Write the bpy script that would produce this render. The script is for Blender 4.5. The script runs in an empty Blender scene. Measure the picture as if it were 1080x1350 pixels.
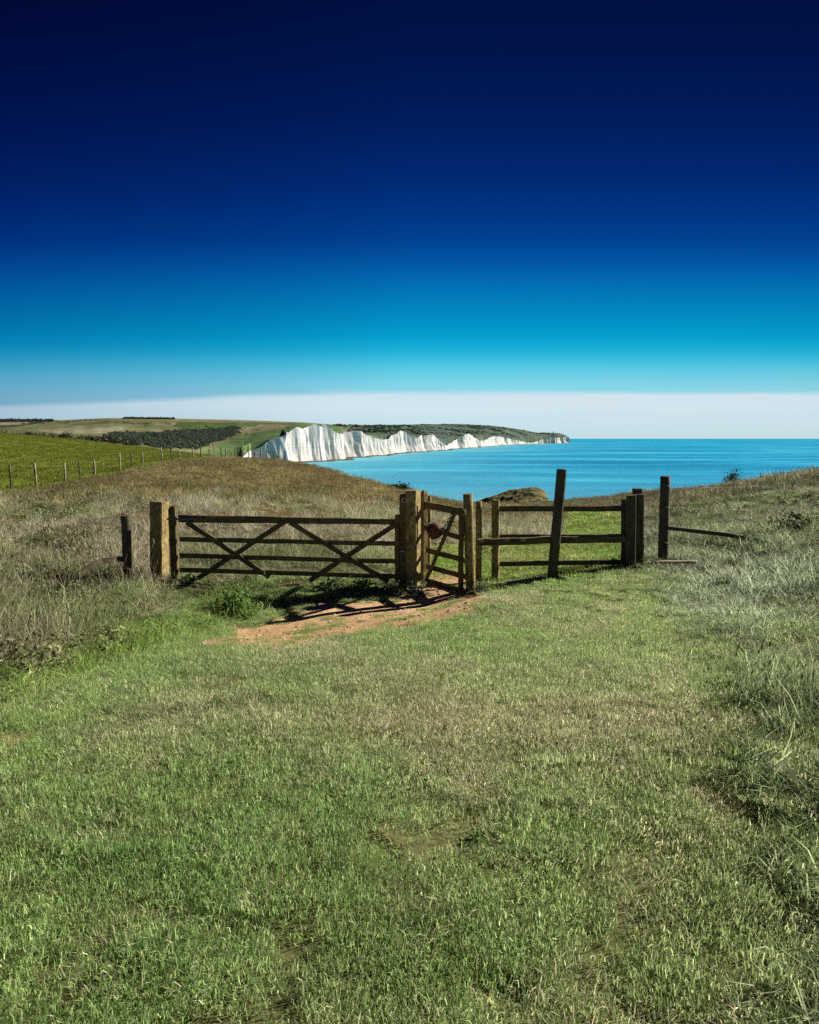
import bpy, bmesh, math, random
import numpy as np
from mathutils import Vector, Matrix, noise as mnoise

random.seed(7); RNG = np.random.default_rng(11)
scene = bpy.context.scene
COL = scene.collection
R = math.radians
EYE = 40.0                      # eye height above the sea (sea level is z = 0)
F = 900.0                       # focal length in photo pixels (photo is 1080 wide)
CX, CY = 540.0, 675.0
PITCH = math.atan(97.0 / F)
CP, SP = math.cos(PITCH), math.sin(PITCH)

# ------------------------------------------------------------------ geometry of the viewpoint
def P(px, py, Y):
    """world point on the sight line of a photo pixel at ground distance Y"""
    u, v = (px - CX) / F, (CY - py) / F
    dy = CP + v * SP
    dz = -SP + v * CP
    return Vector((u / dy * Y, Y, EYE + dz / dy * Y))

def drop(py, Y):
    v = (CY - py) / F
    return -(-SP + v * CP) / (CP + v * SP) * Y

def project(X, Y, Z):
    z = Z - EYE
    d = Y * CP - z * SP
    d = np.where(np.abs(d) < 1e-3, 1e-3, d)
    return CX + F * X / d, CY - F * (Y * SP + z * CP) / d

# ------------------------------------------------------------------ numpy noise
_T = RNG.random((256, 256))
def vnoise(x, y):
    x = np.asarray(x, float); y = np.asarray(y, float)
    xi = np.floor(x).astype(int); yi = np.floor(y).astype(int)
    fx = x - xi; fy = y - yi
    fx = fx * fx * (3 - 2 * fx); fy = fy * fy * (3 - 2 * fy)
    a = _T[xi & 255, yi & 255]; b = _T[(xi + 1) & 255, yi & 255]
    c = _T[xi & 255, (yi + 1) & 255]; d = _T[(xi + 1) & 255, (yi + 1) & 255]
    return (a * (1 - fx) + b * fx) * (1 - fy) + (c * (1 - fx) + d * fx) * fy
def fbm(x, y, o=4):
    s = 0; a = .5; t = 0
    for k in range(o):
        s = s + a * vnoise(x * 2 ** k + 17 * k, y * 2 ** k + 31 * k); t += a; a *= .5
    return s / t

def sstep(a, b, x):
    t = np.clip((x - a) / (b - a), 0, 1)
    return t * t * (3 - 2 * t)

def in_poly(px, py, poly):
    px = np.asarray(px, float); py = np.asarray(py, float)
    inside = np.zeros(px.shape, bool)
    n = len(poly)
    for i in range(n):
        x0, y0 = poly[i]; x1, y1 = poly[(i + 1) % n]
        if y0 == y1: continue
        c = ((y0 > py) != (y1 > py)) & (px < (x1 - x0) * (py - y0) / (y1 - y0) + x0)
        inside ^= c
    return inside

# ------------------------------------------------------------------ scene tree helpers
def tag(o, label=None, cat=None, group=None, kind=None):
    if label: o['label'] = label
    if cat: o['category'] = cat
    if group: o['group'] = group
    if kind: o['kind'] = kind
    return o

def link(name, me, mats=None, parent=None):
    o = bpy.data.objects.new(name, me)
    COL.objects.link(o)
    if mats is not None:
        for m in (mats if isinstance(mats, (list, tuple)) else [mats]):
            me.materials.append(m)
    if parent is not None: o.parent = parent
    return o

def empty(name, loc, label, cat, group=None):
    o = bpy.data.objects.new(name, None)
    o.empty_display_size = .2
    COL.objects.link(o); o.location = loc
    return tag(o, label, cat, group)

def np_mesh(name, co, quads=None, tris=None, smooth=True):
    me = bpy.data.meshes.new(name)
    co = np.asarray(co, np.float32)
    loops = []; starts = []; tot = []
    n = 0
    idx = []
    if quads is not None and len(quads):
        q = np.asarray(quads, np.int32); idx.append(q.ravel())
        starts.append(np.arange(len(q)) * 4); tot.append(np.full(len(q), 4)); n = len(q) * 4
    if tris is not None and len(tris):
        t = np.asarray(tris, np.int32); idx.append(t.ravel())
        starts.append(n + np.arange(len(t)) * 3); tot.append(np.full(len(t), 3))
    idx = np.concatenate(idx).astype(np.int32); starts = np.concatenate(starts).astype(np.int32)
    me.vertices.add(len(co)); me.vertices.foreach_set('co', co.ravel())
    me.loops.add(len(idx)); me.loops.foreach_set('vertex_index', idx)
    me.polygons.add(len(starts)); me.polygons.foreach_set('loop_start', starts)
    me.polygons.foreach_set('use_smooth', np.full(len(starts), smooth))
    me.update(calc_edges=True); me.validate()
    return me

def col_attr(me, name, rgb):
    a = me.attributes.new(name, 'FLOAT_COLOR', 'POINT')
    c = np.ones((len(rgb), 4), np.float32); c[:, :3] = rgb
    a.data.foreach_set('color', c.ravel())

def grid_quads(nr, nc):
    i = np.arange((nr - 1) * nc).reshape(nr - 1, nc)[:, :-1].ravel()
    return np.stack([i, i + 1, i + nc + 1, i + nc], 1)

# ------------------------------------------------------------------ materials
def new_mat(name):
    m = bpy.data.materials.new(name); m.use_nodes = True
    nt = m.node_tree; nt.nodes.clear()
    out = nt.nodes.new('ShaderNodeOutputMaterial')
    return m, nt, out
def N(nt, t, **kw):
    n = nt.nodes.new(t)
    for k, v in kw.items(): setattr(n, k, v)
    return n
def L(nt, a, b): nt.links.new(a, b)
def setin(n, **kw):
    for k, v in kw.items(): n.inputs[k.replace('_', ' ')].default_value = v
def noise_tex(nt, vec, scale, detail=6, rough=.6, dist=0):
    n = N(nt, 'ShaderNodeTexNoise'); setin(n, Scale=scale, Detail=detail, Roughness=rough, Distortion=dist)
    if vec is not None: L(nt, vec, n.inputs['Vector'])
    return n
def ramp(nt, fac, stops):
    n = N(nt, 'ShaderNodeValToRGB')
    el = n.color_ramp.elements
    while len(el) < len(stops): el.new(.5)
    for e, (p, c) in zip(el, stops):
        e.position = p
        e.color = (*c, 1) if len(c) == 3 else c
    L(nt, fac, n.inputs['Fac'])
    return n
def mixc(nt, fac, a, b, blend='MIX'):
    n = N(nt, 'ShaderNodeMix', data_type='RGBA', blend_type=blend)
    for s, v in ((0, fac), (6, a), (7, b)):
        if hasattr(v, 'default_value'): L(nt, v, n.inputs[s])
        else: n.inputs[s].default_value = (*v, 1) if isinstance(v, tuple) and len(v) == 3 else v
    return n.outputs[2]
def math_n(nt, op, a, b=None):
    n = N(nt, 'ShaderNodeMath', operation=op)
    for i, v in enumerate((a, b)):
        if v is None: continue
        if hasattr(v, 'default_value'): L(nt, v, n.inputs[i])
        else: n.inputs[i].default_value = v
    return n.outputs[0]
def bump(nt, h, strength, dist):
    b = N(nt, 'ShaderNodeBump'); setin(b, Strength=strength, Distance=dist)
    L(nt, h, b.inputs['Height']); return b.outputs['Normal']

def mat_wood(name, base, dark, lichen, lich_amt=.5):
    m, nt, out = new_mat(name)
    tc = N(nt, 'ShaderNodeTexCoord')
    oi = N(nt, 'ShaderNodeObjectInfo')
    add = N(nt, 'ShaderNodeVectorMath', operation='ADD'); L(nt, tc.outputs['Object'], add.inputs[0])
    sc = N(nt, 'ShaderNodeVectorMath', operation='SCALE'); L(nt, oi.outputs['Random'], sc.inputs[0] if False else sc.inputs['Scale'])
    sc.inputs[0].default_value = (13, 7, 29); L(nt, sc.outputs[0], add.inputs[1])
    mp = N(nt, 'ShaderNodeMapping'); mp.inputs['Scale'].default_value = (42, 42, 2.2); L(nt, add.outputs[0], mp.inputs['Vector'])
    g = noise_tex(nt, mp.outputs[0], 1.0, 8, .7, .4)
    blot = noise_tex(nt, add.outputs[0], 7, 6, .7)
    lich = noise_tex(nt, add.outputs[0], 16, 8, .75)
    c1 = ramp(nt, g.outputs['Fac'], [(.3, dark), (.5, base), (.72, tuple(min(1, c * 1.5) for c in base))])
    lf = ramp(nt, lich.outputs['Fac'], [(.5 - .12 * lich_amt, (0, 0, 0)), (.68, (1, 1, 1))])
    lf2 = math_n(nt, 'MULTIPLY', lf.outputs[0], lich_amt)
    c2 = mixc(nt, lf2, c1.outputs[0], lichen)
    bf = ramp(nt, blot.outputs['Fac'], [(.35, (.55, .5, .45)), (.65, (1.15, 1.1, 1.0))])
    c3 = mixc(nt, 1.0, c2, bf.outputs[0], 'MULTIPLY')
    b = N(nt, 'ShaderNodeBsdfPrincipled'); setin(b, Roughness=.85); b.inputs['Specular IOR Level'].default_value = .25
    L(nt, c3, b.inputs['Base Color'])
    crack = ramp(nt, g.outputs['Fac'], [(.28, (0, 0, 0)), (.42, (1, 1, 1))])
    hh = math_n(nt, 'ADD', math_n(nt, 'MULTIPLY', crack.outputs[0], .6), math_n(nt, 'MULTIPLY', lich.outputs['Fac'], .5))
    L(nt, bump(nt, hh, .8, .012), b.inputs['Normal'])
    L(nt, b.outputs[0], out.inputs[0])
    return m

def mat_metal(name, c, rough=.6, metallic=.6):
    m, nt, out = new_mat(name)
    tc = N(nt, 'ShaderNodeTexCoord')
    n = noise_tex(nt, tc.outputs['Object'], 30, 8, .7)
    r = ramp(nt, n.outputs['Fac'], [(.3, tuple(x * .45 for x in c)), (.55, c), (.75, (min(1, c[0] * 1.7), c[1] * 1.3, c[2] * 1.1))])
    b = N(nt, 'ShaderNodeBsdfPrincipled'); setin(b, Roughness=rough, Metallic=metallic)
    L(nt, r.outputs[0], b.inputs['Base Color'])
    L(nt, bump(nt, n.outputs['Fac'], .5, .004), b.inputs['Normal'])
    L(nt, b.outputs[0], out.inputs[0]); return m

def mat_blade(name, trans=.35, spec=.35, rough=.45):
    """blade colour = mix of the tuft's two colours (instance attributes) by a random number of each blade"""
    m, nt, out = new_mat(name)
    ca = N(nt, 'ShaderNodeAttribute', attribute_type='INSTANCER', attribute_name='ca')
    cb = N(nt, 'ShaderNodeAttribute', attribute_type='INSTANCER', attribute_name='cb')
    v = N(nt, 'ShaderNodeAttribute', attribute_type='GEOMETRY', attribute_name='bv')
    sx = N(nt, 'ShaderNodeSeparateColor'); L(nt, v.outputs['Color'], sx.inputs[0])
    c = mixc(nt, sx.outputs[0], ca.outputs['Color'], cb.outputs['Color'])
    k = math_n(nt, 'ADD', math_n(nt, 'MULTIPLY', math_n(nt, 'POWER', sx.outputs[1], 2.0), 1.35), .55)
    vm = N(nt, 'ShaderNodeVectorMath', operation='SCALE'); L(nt, c, vm.inputs[0]); L(nt, k, vm.inputs['Scale'])
    b = N(nt, 'ShaderNodeBsdfPrincipled'); setin(b, Roughness=rough); b.inputs['Specular IOR Level'].default_value = spec
    L(nt, vm.outputs[0], b.inputs['Base Color'])
    t = N(nt, 'ShaderNodeBsdfTranslucent'); L(nt, vm.outputs[0], t.inputs['Color'])
    mx = N(nt, 'ShaderNodeMixShader'); mx.inputs[0].default_value = trans
    L(nt, b.outputs[0], mx.inputs[1]); L(nt, t.outputs[0], mx.inputs[2]); L(nt, mx.outputs[0], out.inputs[0])
    return m

def mat_leaf(name, c1, c2, trans=.3, spec=.3):
    m, nt, out = new_mat(name)
    v = N(nt, 'ShaderNodeAttribute', attribute_type='GEOMETRY', attribute_name='bv')
    sx = N(nt, 'ShaderNodeSeparateColor'); L(nt, v.outputs['Color'], sx.inputs[0])
    c = mixc(nt, sx.outputs[0], c1, c2)
    b = N(nt, 'ShaderNodeBsdfPrincipled'); setin(b, Roughness=.55); b.inputs['Specular IOR Level'].default_value = spec
    L(nt, c, b.inputs['Base Color'])
    t = N(nt, 'ShaderNodeBsdfTranslucent'); L(nt, c, t.inputs['Color'])
    mx = N(nt, 'ShaderNodeMixShader'); mx.inputs[0].default_value = trans
    L(nt, b.outputs[0], mx.inputs[1]); L(nt, t.outputs[0], mx.inputs[2]); L(nt, mx.outputs[0], out.inputs[0])
    return m

def mat_ground(name, scales, bump_d, contrast=(.55, 1.4)):
    """soil / turf whose zones come from the mesh's own colour attribute, broken up by several noises"""
    m, nt, out = new_mat(name)
    tc = N(nt, 'ShaderNodeTexCoord')
    a = N(nt, 'ShaderNodeAttribute', attribute_name='col')
    c = a.outputs['Color']
    h = None
    for s in scales:
        n = noise_tex(nt, tc.outputs['Object'], s, 8, .7)
        r = ramp(nt, n.outputs['Fac'], [(.28, (contrast[0],) * 3), (.72, (contrast[1],) * 3)])
        c = mixc(nt, 1.0, c, r.outputs[0], 'MULTIPLY')
        h = n.outputs['Fac']
    b = N(nt, 'ShaderNodeBsdfPrincipled'); setin(b, Roughness=.95); b.inputs['Specular IOR Level'].default_value = .1
    L(nt, c, b.inputs['Base Color'])
    L(nt, bump(nt, h, 1.0, bump_d), b.inputs['Normal'])
    L(nt, b.outputs[0], out.inputs[0]); return m

WOOD = mat_wood('weathered_oak', (.108, .084, .043), (.025, .02, .012), (.22, .185, .065), .55)
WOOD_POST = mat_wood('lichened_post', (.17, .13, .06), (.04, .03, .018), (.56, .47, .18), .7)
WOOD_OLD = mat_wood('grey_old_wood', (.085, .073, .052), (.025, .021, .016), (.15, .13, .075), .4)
WOOD_PALE = mat_wood('bleached_wood', (.34, .31, .25), (.14, .12, .1), (.4, .37, .28), .3)
WOOD_FAR = mat_wood('far_post_wood', (.3, .27, .21), (.14, .12, .09), (.4, .37, .28), .4)
RUST = mat_metal('rusty_iron', (.115, .042, .024), .85, .2)
IRON = mat_metal('grey_iron', (.12, .11, .1), .55, .7)
ZINC = mat_metal('zinc', (.55, .55, .55), .4, .8)
BLADE = mat_blade('grass_blade', .48, .16, .5)
BLADE_SOFT = mat_blade('soft_grass_blade', .35, .08, .6)
BLADE_DRY = mat_blade('dry_grass_blade', .45, .1, .55)

# ------------------------------------------------------------------ terrain
# (photo x, photo y, ground distance) of points of the near ground, from the slopes seen in the photograph
CTRL = [
 # foreground turf
 (540,1033,3.2),(200,1033,3.2),(880,1033,3.2),(540,900,4.8),(300,900,4.75),(800,900,4.9),(540,850,6.5),(300,850,7.0),
 (780,850,6.4),(620,800,8.9),(450,811,9.5),(400,820,9.15),(560,801,9.9),(330,832,8.7),(560,775,10.8),(620,782,10.4),(655,771,11.1),(728,763,10.9),(832,745,11.5),(877,740,12.0),
 (760,790,9.2),(850,790,9.2),(980,800,8.3),(1080,790,7.4),(1080,900,4.6),(1080,725,10.5),(980,745,11.0),(1180,1000,3.2),(1250,800,6.5),(1300,740,9),
 (0,905,5.2),(0,830,8.0),(100,800,9.0),(-120,900,5.0),(165,765,11.3),(212,762,11.5),(300,768,11.4),(400,772,11.2),(470,775,11.05),(60,765,11.5),(-100,760,11.5),
 # rough ground left, mound
 (0,712,17),(-150,700,18),(200,715,17),(350,722,16),(470,724,16),(15,649,35),(-120,660,36),(120,655,32),(86,636,42),(160,624,52),(210,611,60),(283,604,68),
 (300,660,27),(330,602,70),(380,606,66),(400,608,64),(450,622,58),(490,632,53),(520,639,50),(560,649,47),(600,661,46),(450,665,29),(530,690,22),(400,640,42),(330,630,44),
 # behind the fence, the green path
 (600,735,14.5),(700,740,14),(800,725,14.5),(700,715,18),(590,705,20),(780,700,22),(780,682,32),(780,670,40),(700,664,48),(650,664,46),(640,690,26),
 # right hill
 (860,700,17),(900,690,19),(1000,690,18),(1080,680,16),(1000,660,25),(900,665,27),(1080,645,26),(1080,622,35),(1200,607,32),(965,635,41),(850,644,51),(760,655,60),(850,672,30),(1300,640,20),
 # pasture on the left
 (100,602,75),(0,610,66),(0,592,92),(0,571.5,160),(100,580,170),(200,592,150),(270,600,125),(170,605,85),(-150,600,70),(-200,560,170),(-200,580,100),(240,601,95),
]
cp = []
for px, py, Y in CTRL:
    p = P(px, py, Y); cp.append((p.x, p.y, p.z))
for x in (-9, -4, 0, 4, 9):
    for y in (-9, -4, 0.5):
        cp.append((x, y, EYE - 1.66 - .02 * y + (.25 if abs(x) > 6 else 0)))
for y in (2.6,): cp += [(0, y, EYE - 1.69), (-2, y, EYE - 1.69), (2.2, y, EYE - 1.67)]
cp = np.array(cp)
def _phi(r2): return .5 * r2 * np.log(r2 + 1e-9)
def _warp(X, Y):
    # near relief is small-scale, far relief large-scale: measure in bearing-like / log distance coordinates
    s = np.log(np.maximum(Y, -9.5) + 12.0)
    return np.stack([X / (np.maximum(Y, -9.5) + 12.0) * 2.2, s * 1.6], -1)
_cw = _warp(cp[:, 0], cp[:, 1])
_n = len(cp)
_K = _phi(((_cw[:, None] - _cw[None]) ** 2).sum(-1)) + np.eye(_n) * 4e-4
_Pm = np.concatenate([np.ones((_n, 1)), _cw], 1)
_A = np.block([[_K, _Pm], [_Pm.T, np.zeros((3, 3))]])
_sol = np.linalg.solve(_A, np.concatenate([cp[:, 2], np.zeros(3)]))
def tps(X, Y):
    X = np.asarray(X, float); Y = np.asarray(Y, float)
    sh = X.shape; w = _warp(X.ravel(), Y.ravel())
    outz = np.empty(len(w))
    for i in range(0, len(w), 20000):
        q = w[i:i + 20000]
        k = _phi(((q[:, None] - _cw[None]) ** 2).sum(-1))
        outz[i:i + 20000] = k @ _sol[:_n] + _sol[_n] + q @ _sol[_n + 1:]
    return outz.reshape(sh)
# distance of the skyline of the near ground, by photo x
SX = np.array([-400, 0, 100, 200, 270, 330, 380, 450, 520, 560, 600, 650, 700, 760, 850, 965, 1080, 1300, 1600])
SY = np.array([170, 165, 172, 152, 126, 75, 68, 60, 52, 49, 48, 49, 51, 61, 52, 42, 36, 32, 30])
def height(X, Y):
    X = np.asarray(X, float); Y = np.asarray(Y, float)
    Yp = np.maximum(Y, 1.0)
    px = CX + F * X / Yp / CP
    ys = np.interp(px, SX, SY)
    k = np.minimum(1.0, ys / Yp)
    z = tps(X * k, np.minimum(Y, ys))
    d = np.maximum(0, Y - ys)
    z = z - .10 * d - .0045 * d ** 2 - .28 * sstep(30, 48, np.minimum(Y, ys)) * sstep(235, 330, px)
    # small humps
    z = z + (fbm(X * .9, Y * .9, 3) - .5) * .10 * sstep(2, 9, Y) + (fbm(X * .16 + 5, Y * .16, 3) - .5) * .35 * sstep(12, 40, Y)
    pxx = CX + F * X / np.maximum(Y, 1.5) / CP
    rough = np.clip(sstep(230, 120, pxx) * sstep(6, 9, Y) + sstep(930, 1040, pxx) * sstep(4.5, 7, Y) + sstep(13, 16, Y) * .7, 0, 1) * sstep(60, 40, Y)
    z = z + rough * ((fbm(X * .75 + 31, Y * .6 + 17, 2) - .5) * .42)
    return np.maximum(z, -4)

LAWN = [(-400,1010),(-150,955),(0,925),(80,900),(150,874),(215,856),(262,838),(300,818),(345,802),(400,786),(470,777),(560,772),(620,788),(660,779),(740,770),(800,760),(845,756),
        (875,780),(890,810),(915,860),(940,910),(955,970),(975,1040),(985,1130),(1010,1350),(1100,2200),(-600,2200)]
DIRT = [(245,864),(330,860),(400,853),(470,841),(560,826),(612,813),(642,793),(632,764),(610,752),(565,755),(552,772),(505,786),(420,797),(350,817),(305,835)]
PATH = [(548,778),(552,722),(640,712),(732,712),(742,692),(747,676),(800,672.5),(824,675),(836,700),(850,738),(800,756),(740,770),(660,778)]
def field_line(px): return np.interp(px, [-300, 0, 48, 86, 125, 159, 188, 214, 237, 283, 330, 400], [664, 650, 645, 637, 629, 624, 615, 610, 605.5, 603.5, 603, 608])

def zones(X, Y, Z):
    """weights of the ground zones at plan points"""
    px, py = project(X, Y, Z)
    j = (fbm(X * 2.3, Y * 2.3, 3) - .5) * 60 * np.clip(6 / np.maximum(Y, 1), .1, 1)
    j2 = (fbm(X * 2.3 + 50, Y * 2.3 + 9, 3) - .5) * 40 * np.clip(6 / np.maximum(Y, 1), .1, 1)
    near = Y < 13
    lawn = (in_poly(px + j, py + j2, LAWN) & near) | (Y < 1.5)
    j3 = (fbm(X * 9, Y * 9, 2) - .5) * 26
    dirt = in_poly(px + j * 1.1 + j3, py + j2 * .6 + j3 * .5, DIRT) & (Y < 16)
    path = in_poly(px + j * .5, py + j2 * .3, PATH) & (Y > 10.2)
    past = (py < field_line(px) + j2 * .2) & (px < 345) & (Y > 34)
    return px, py, lawn, dirt, path & ~dirt, past

def smear(mask_fn, *a): return mask_fn(*a)

# colours (linear albedo) of the ground under the grass
def ground_colour(X, Y, Z):
    px, py, lawn, dirt, path, past = zones(X, Y, Z)
    n1 = fbm(X * .5, Y * .5, 4)[..., None]; n2 = fbm(X * .13 + 40, Y * .13, 4)[..., None]
    c = np.array([.075, .062, .028]) + (n1 - .5) * np.array([.08, .06, .03])              # rough, brown
    mound = ((px > 180) & (px < 620) & (py < 690) & (Y > 20))[..., None]
    c = np.where(mound, np.array([.10, .068, .022]) + (n2 - .5) * np.array([.08, .06, .02]), c)
    c = np.where((px > 840)[..., None] & (Y > 12)[..., None], np.array([.062, .055, .024]) + (n2 - .5) * .05, c)
    lw = np.array([.17, .175, .07]) + (n1 - .5) * np.array([.22, .15, .09])
    c = np.where(lawn[..., None], lw, c)
    c = np.where(path[..., None], np.array([.17, .22, .055]) + (n1 - .5) * np.array([.16, .1, .05]), c)
    ps = np.array([.10, .135, .012]) + (n2 - .5) * np.array([.10, .09, .012])
    c = np.where(past[..., None], ps, c)
    c = np.where(dirt[..., None], np.array([.52, .34, .185]) + (n1 - .5) * np.array([.26, .2, .13]), c)
    return np.clip(c, .008, .8)

# the near ground: one sheet, fine near the camera and coarser outwards
def warp_axis(a, b, n, p):
    t = np.linspace(0, 1, n); return a + (b - a) * t ** p
gy = np.concatenate([np.linspace(-12, 1, 22)[:-1], np.linspace(1, 14, 190)[:-1], np.exp(np.linspace(math.log(14), math.log(290), 250))])
gt = np.linspace(-1, 1, 430)
gx_half = np.maximum(gy, 0) * 1.05 + 9
GY = np.repeat(gy[:, None], len(gt), 1)
GX = gx_half[:, None] * gt[None]
GZ = height(GX, GY)
me = np_mesh('ground', np.stack([GX, GY, GZ - .018 * ((GY < 13) & ~zones(GX, GY, GZ)[3])], -1).reshape(-1, 3), grid_quads(len(gy), len(gt)))
col_attr(me, 'col', ground_colour(GX, GY, GZ).reshape(-1, 3))
tag(link('ground', me, mat_ground('turf_and_soil', (3.0, 23.0, 120.0), .02)), kind='structure')
def hz(x, y): return float(height(np.array([x]), np.array([y]))[0])
def on_ground(px, Y, dz=0):
    X = (px - CX) / F * Y / CP
    for _ in range(4):
        z = hz(X, Y); d = Y * CP - (z - EYE) * SP; X = (px - CX) / F * d
    return Vector((X, Y, hz(X, Y) + dz))

def leaf_cloud(n, rx, ry, rz, size, seed, zc=None, clump=9, hollow=.35, aspect=.55):
    """leaf faces gathered in clumps inside an uneven dome"""
    r = np.random.default_rng(seed)
    cen = []
    while len(cen) < clump:
        v = r.normal(size=3); v /= np.linalg.norm(v); v[2] = abs(v[2]) * 1.0
        cen.append(v * (hollow + (1 - hollow) * r.random() ** .6) * np.array([rx, ry, rz]) * .85)
    cen = np.array(cen); V = []; Q = []; C = []
    cr = .25 + .35 * r.random(clump)
    for i in range(n):
        k = r.integers(clump); v = r.normal(size=3); v /= np.linalg.norm(v)
        p = cen[k] + v * cr[k] * np.array([rx, ry, rz]) * r.random() ** .45
        p[2] = max(p[2], .02)
        nrm = v + r.normal(size=3) * .7; nrm /= np.linalg.norm(nrm)
        a = np.cross(nrm, r.normal(size=3)); a /= np.linalg.norm(a); b = np.cross(nrm, a)
        s = size * (.6 + .8 * r.random())
        j = len(V)
        V += [p - a * s * .5, p + b * s * aspect * .5 - a * .05 * s, p + a * s * .5, p - b * s * aspect * .5 - a * .05 * s]
        Q.append((j, j + 1, j + 2, j + 3)); c = (r.random(), r.random(), 0); C += [c] * 4
    return np.array(V), Q, np.array(C), cen

# ------------------------------------------------------------------ grass tufts
def tuft(name, n, rad, hmin, hmax, wid, lean, mat, seeds=0, flat=0.0, rs=0):
    r = np.random.default_rng(100 + rs)
    V = []; Q = []; T = []; C = []
    for i in range(n):
        a = r.random() * 6.283; d = rad * math.sqrt(r.random())
        bx, by = d * math.cos(a), d * math.sin(a)
        h = hmin + (hmax - hmin) * r.random() ** 1.3
        az = r.random() * 6.283 if r.random() < .6 else a
        ln = lean * (.25 + r.random()) + flat * r.random()
        w = wid * (.6 + .8 * r.random())
        ta = r.random() * 6.283
        ux, uy = math.cos(ta) * w / 2, math.sin(ta) * w / 2
        dx, dy = math.cos(az), math.sin(az)
        k0, k1 = min(1.4, ln * .45), min(1.75, ln * 1.3)
        mx, mz = h * .5 * math.sin(k0), h * .5 * math.cos(k0)
        tx, tz = mx + h * .5 * math.sin(k1), mz + h * .5 * math.cos(k1)
        b = len(V)
        seed = i < seeds
        V += [(bx - ux, by - uy, -.01), (bx + ux, by + uy, -.01),
              (bx + dx * mx + ux * .8, by + dy * mx + uy * .8, mz), (bx + dx * mx - ux * .8, by + dy * mx - uy * .8, mz),
              (bx + dx * tx, by + dy * tx, tz)]
        Q.append((b, b + 1, b + 2, b + 3)); T.append((b + 3, b + 2, b + 4))
        c = (r.random() ** 1.2, r.random(), 0)
        C += [c] * 5
        if seed:   # a thin stalk carrying a small seed head
            s = len(V); hw = w * 1.05; e = .11 * h
            px_, py_ = bx + dx * tx, by + dy * tx
            V += [(px_ - hw, py_, tz + e * .4), (px_ + hw, py_, tz + e * .4), (px_, py_ + hw, tz + e * .4), (px_, py_, tz + e * 1.3), (px_, py_, tz - e * .2)]
            T += [(s, s + 2, s + 3), (s + 2, s + 1, s + 3), (s + 1, s, s + 3), (s, s + 4, s + 2), (s + 2, s + 4, s + 1), (s + 1, s + 4, s)]
            C += [(.75, .55 * r.random(), 0)] * 5
    me = np_mesh(name, V, Q, T, smooth=False)
    col_attr(me, 'bv', np.array(C)); me.materials.append(mat)
    return bpy.data.objects.new(name, me)

def variants(name, k, **kw):
    c = bpy.data.collections.new(name)
    for i in range(k):
        c.objects.link(tuft('%s_%d' % (name, i), rs=hash_int(name) + i, **kw))
    return c
def hash_int(s): return sum(ord(ch) * (i + 3) for i, ch in enumerate(s)) % 9999

def scatter(name, coll, nvar, pts, scl, ca, cb, zs=None, tilt=.12, label=None):
    """one stuff object: instances of the tufts of a collection on given points"""
    n = len(pts)
    me = bpy.data.meshes.new(name)
    me.vertices.add(n); me.vertices.foreach_set('co', np.asarray(pts, np.float32).ravel())
    rot = np.stack([RNG.normal(0, tilt, n), RNG.normal(0, tilt, n), RNG.random(n) * 6.283], 1).astype(np.float32)
    sv = np.stack([scl, scl, scl * (zs if zs is not None else 1.0)], 1).astype(np.float32)
    for nm, arr in (('rot', rot), ('scl', sv)):
        a = me.attributes.new(nm, 'FLOAT_VECTOR', 'POINT'); a.data.foreach_set('vector', arr.ravel())
    a = me.attributes.new('pick', 'INT', 'POINT'); a.data.foreach_set('value', RNG.integers(0, nvar, n).astype(np.int32))
    col_attr(me, 'ca', np.clip(ca, .004, .95)); col_attr(me, 'cb', np.clip(cb, .004, .95))
    o = link(name, me)
    ng = bpy.data.node_groups.new(name + '_scatter', 'GeometryNodeTree')
    ng.interface.new_socket('Geometry', in_out='INPUT', socket_type='NodeSocketGeometry')
    ng.interface.new_socket('Geometry', in_out='OUTPUT', socket_type='NodeSocketGeometry')
    gi = ng.nodes.new('NodeGroupInput'); go = ng.nodes.new('NodeGroupOutput')
    ci = ng.nodes.new('GeometryNodeCollectionInfo'); ci.inputs['Collection'].default_value = coll
    ci.inputs['Separate Children'].default_value = True; ci.inputs['Reset Children'].default_value = True
    ip = ng.nodes.new('GeometryNodeInstanceOnPoints'); ip.inputs['Pick Instance'].default_value = True
    def attr(nm, t):
        x = ng.nodes.new('GeometryNodeInputNamedAttribute'); x.data_type = t; x.inputs['Name'].default_value = nm
        return x.outputs['Attribute']
    e2r = ng.nodes.new('FunctionNodeEulerToRotation')
    ng.links.new(attr('rot', 'FLOAT_VECTOR'), e2r.inputs[0])
    ng.links.new(gi.outputs[0], ip.inputs['Points']); ng.links.new(ci.outputs[0], ip.inputs['Instance'])
    ng.links.new(attr('pick', 'INT'), ip.inputs['Instance Index'])
    ng.links.new(e2r.outputs[0], ip.inputs['Rotation']); ng.links.new(attr('scl', 'FLOAT_VECTOR'), ip.inputs['Scale'])
    ng.links.new(ip.outputs[0], go.inputs[0])
    md = o.modifiers.new('scatter', 'NODES'); md.node_group = ng
    return tag(o, label, 'grass', kind='stuff')

def sample(y0, y1, dens, slope=.70, extra=2.0):
    """uniform plan points between two distances inside a wedge in front of the viewpoint"""
    ym = slope * y1 + extra
    area = 2 * ym * (y1 - y0)
    n = int(area * dens)
    Y = y0 + (y1 - y0) * RNG.random(n); X = (RNG.random(n) * 2 - 1) * ym
    k = np.abs(X) < slope * Y + extra
    X, Y = X[k], Y[k]
    Z = height(X, Y)
    return X, Y, Z

def jitter(c, n, amt):
    return np.asarray(c) * (1 + RNG.normal(0, amt, (n, 1)))

def lerp(a, b, t):
    t = np.asarray(t)[..., None]
    return np.asarray(a) * (1 - t) + np.asarray(b) * t

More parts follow.
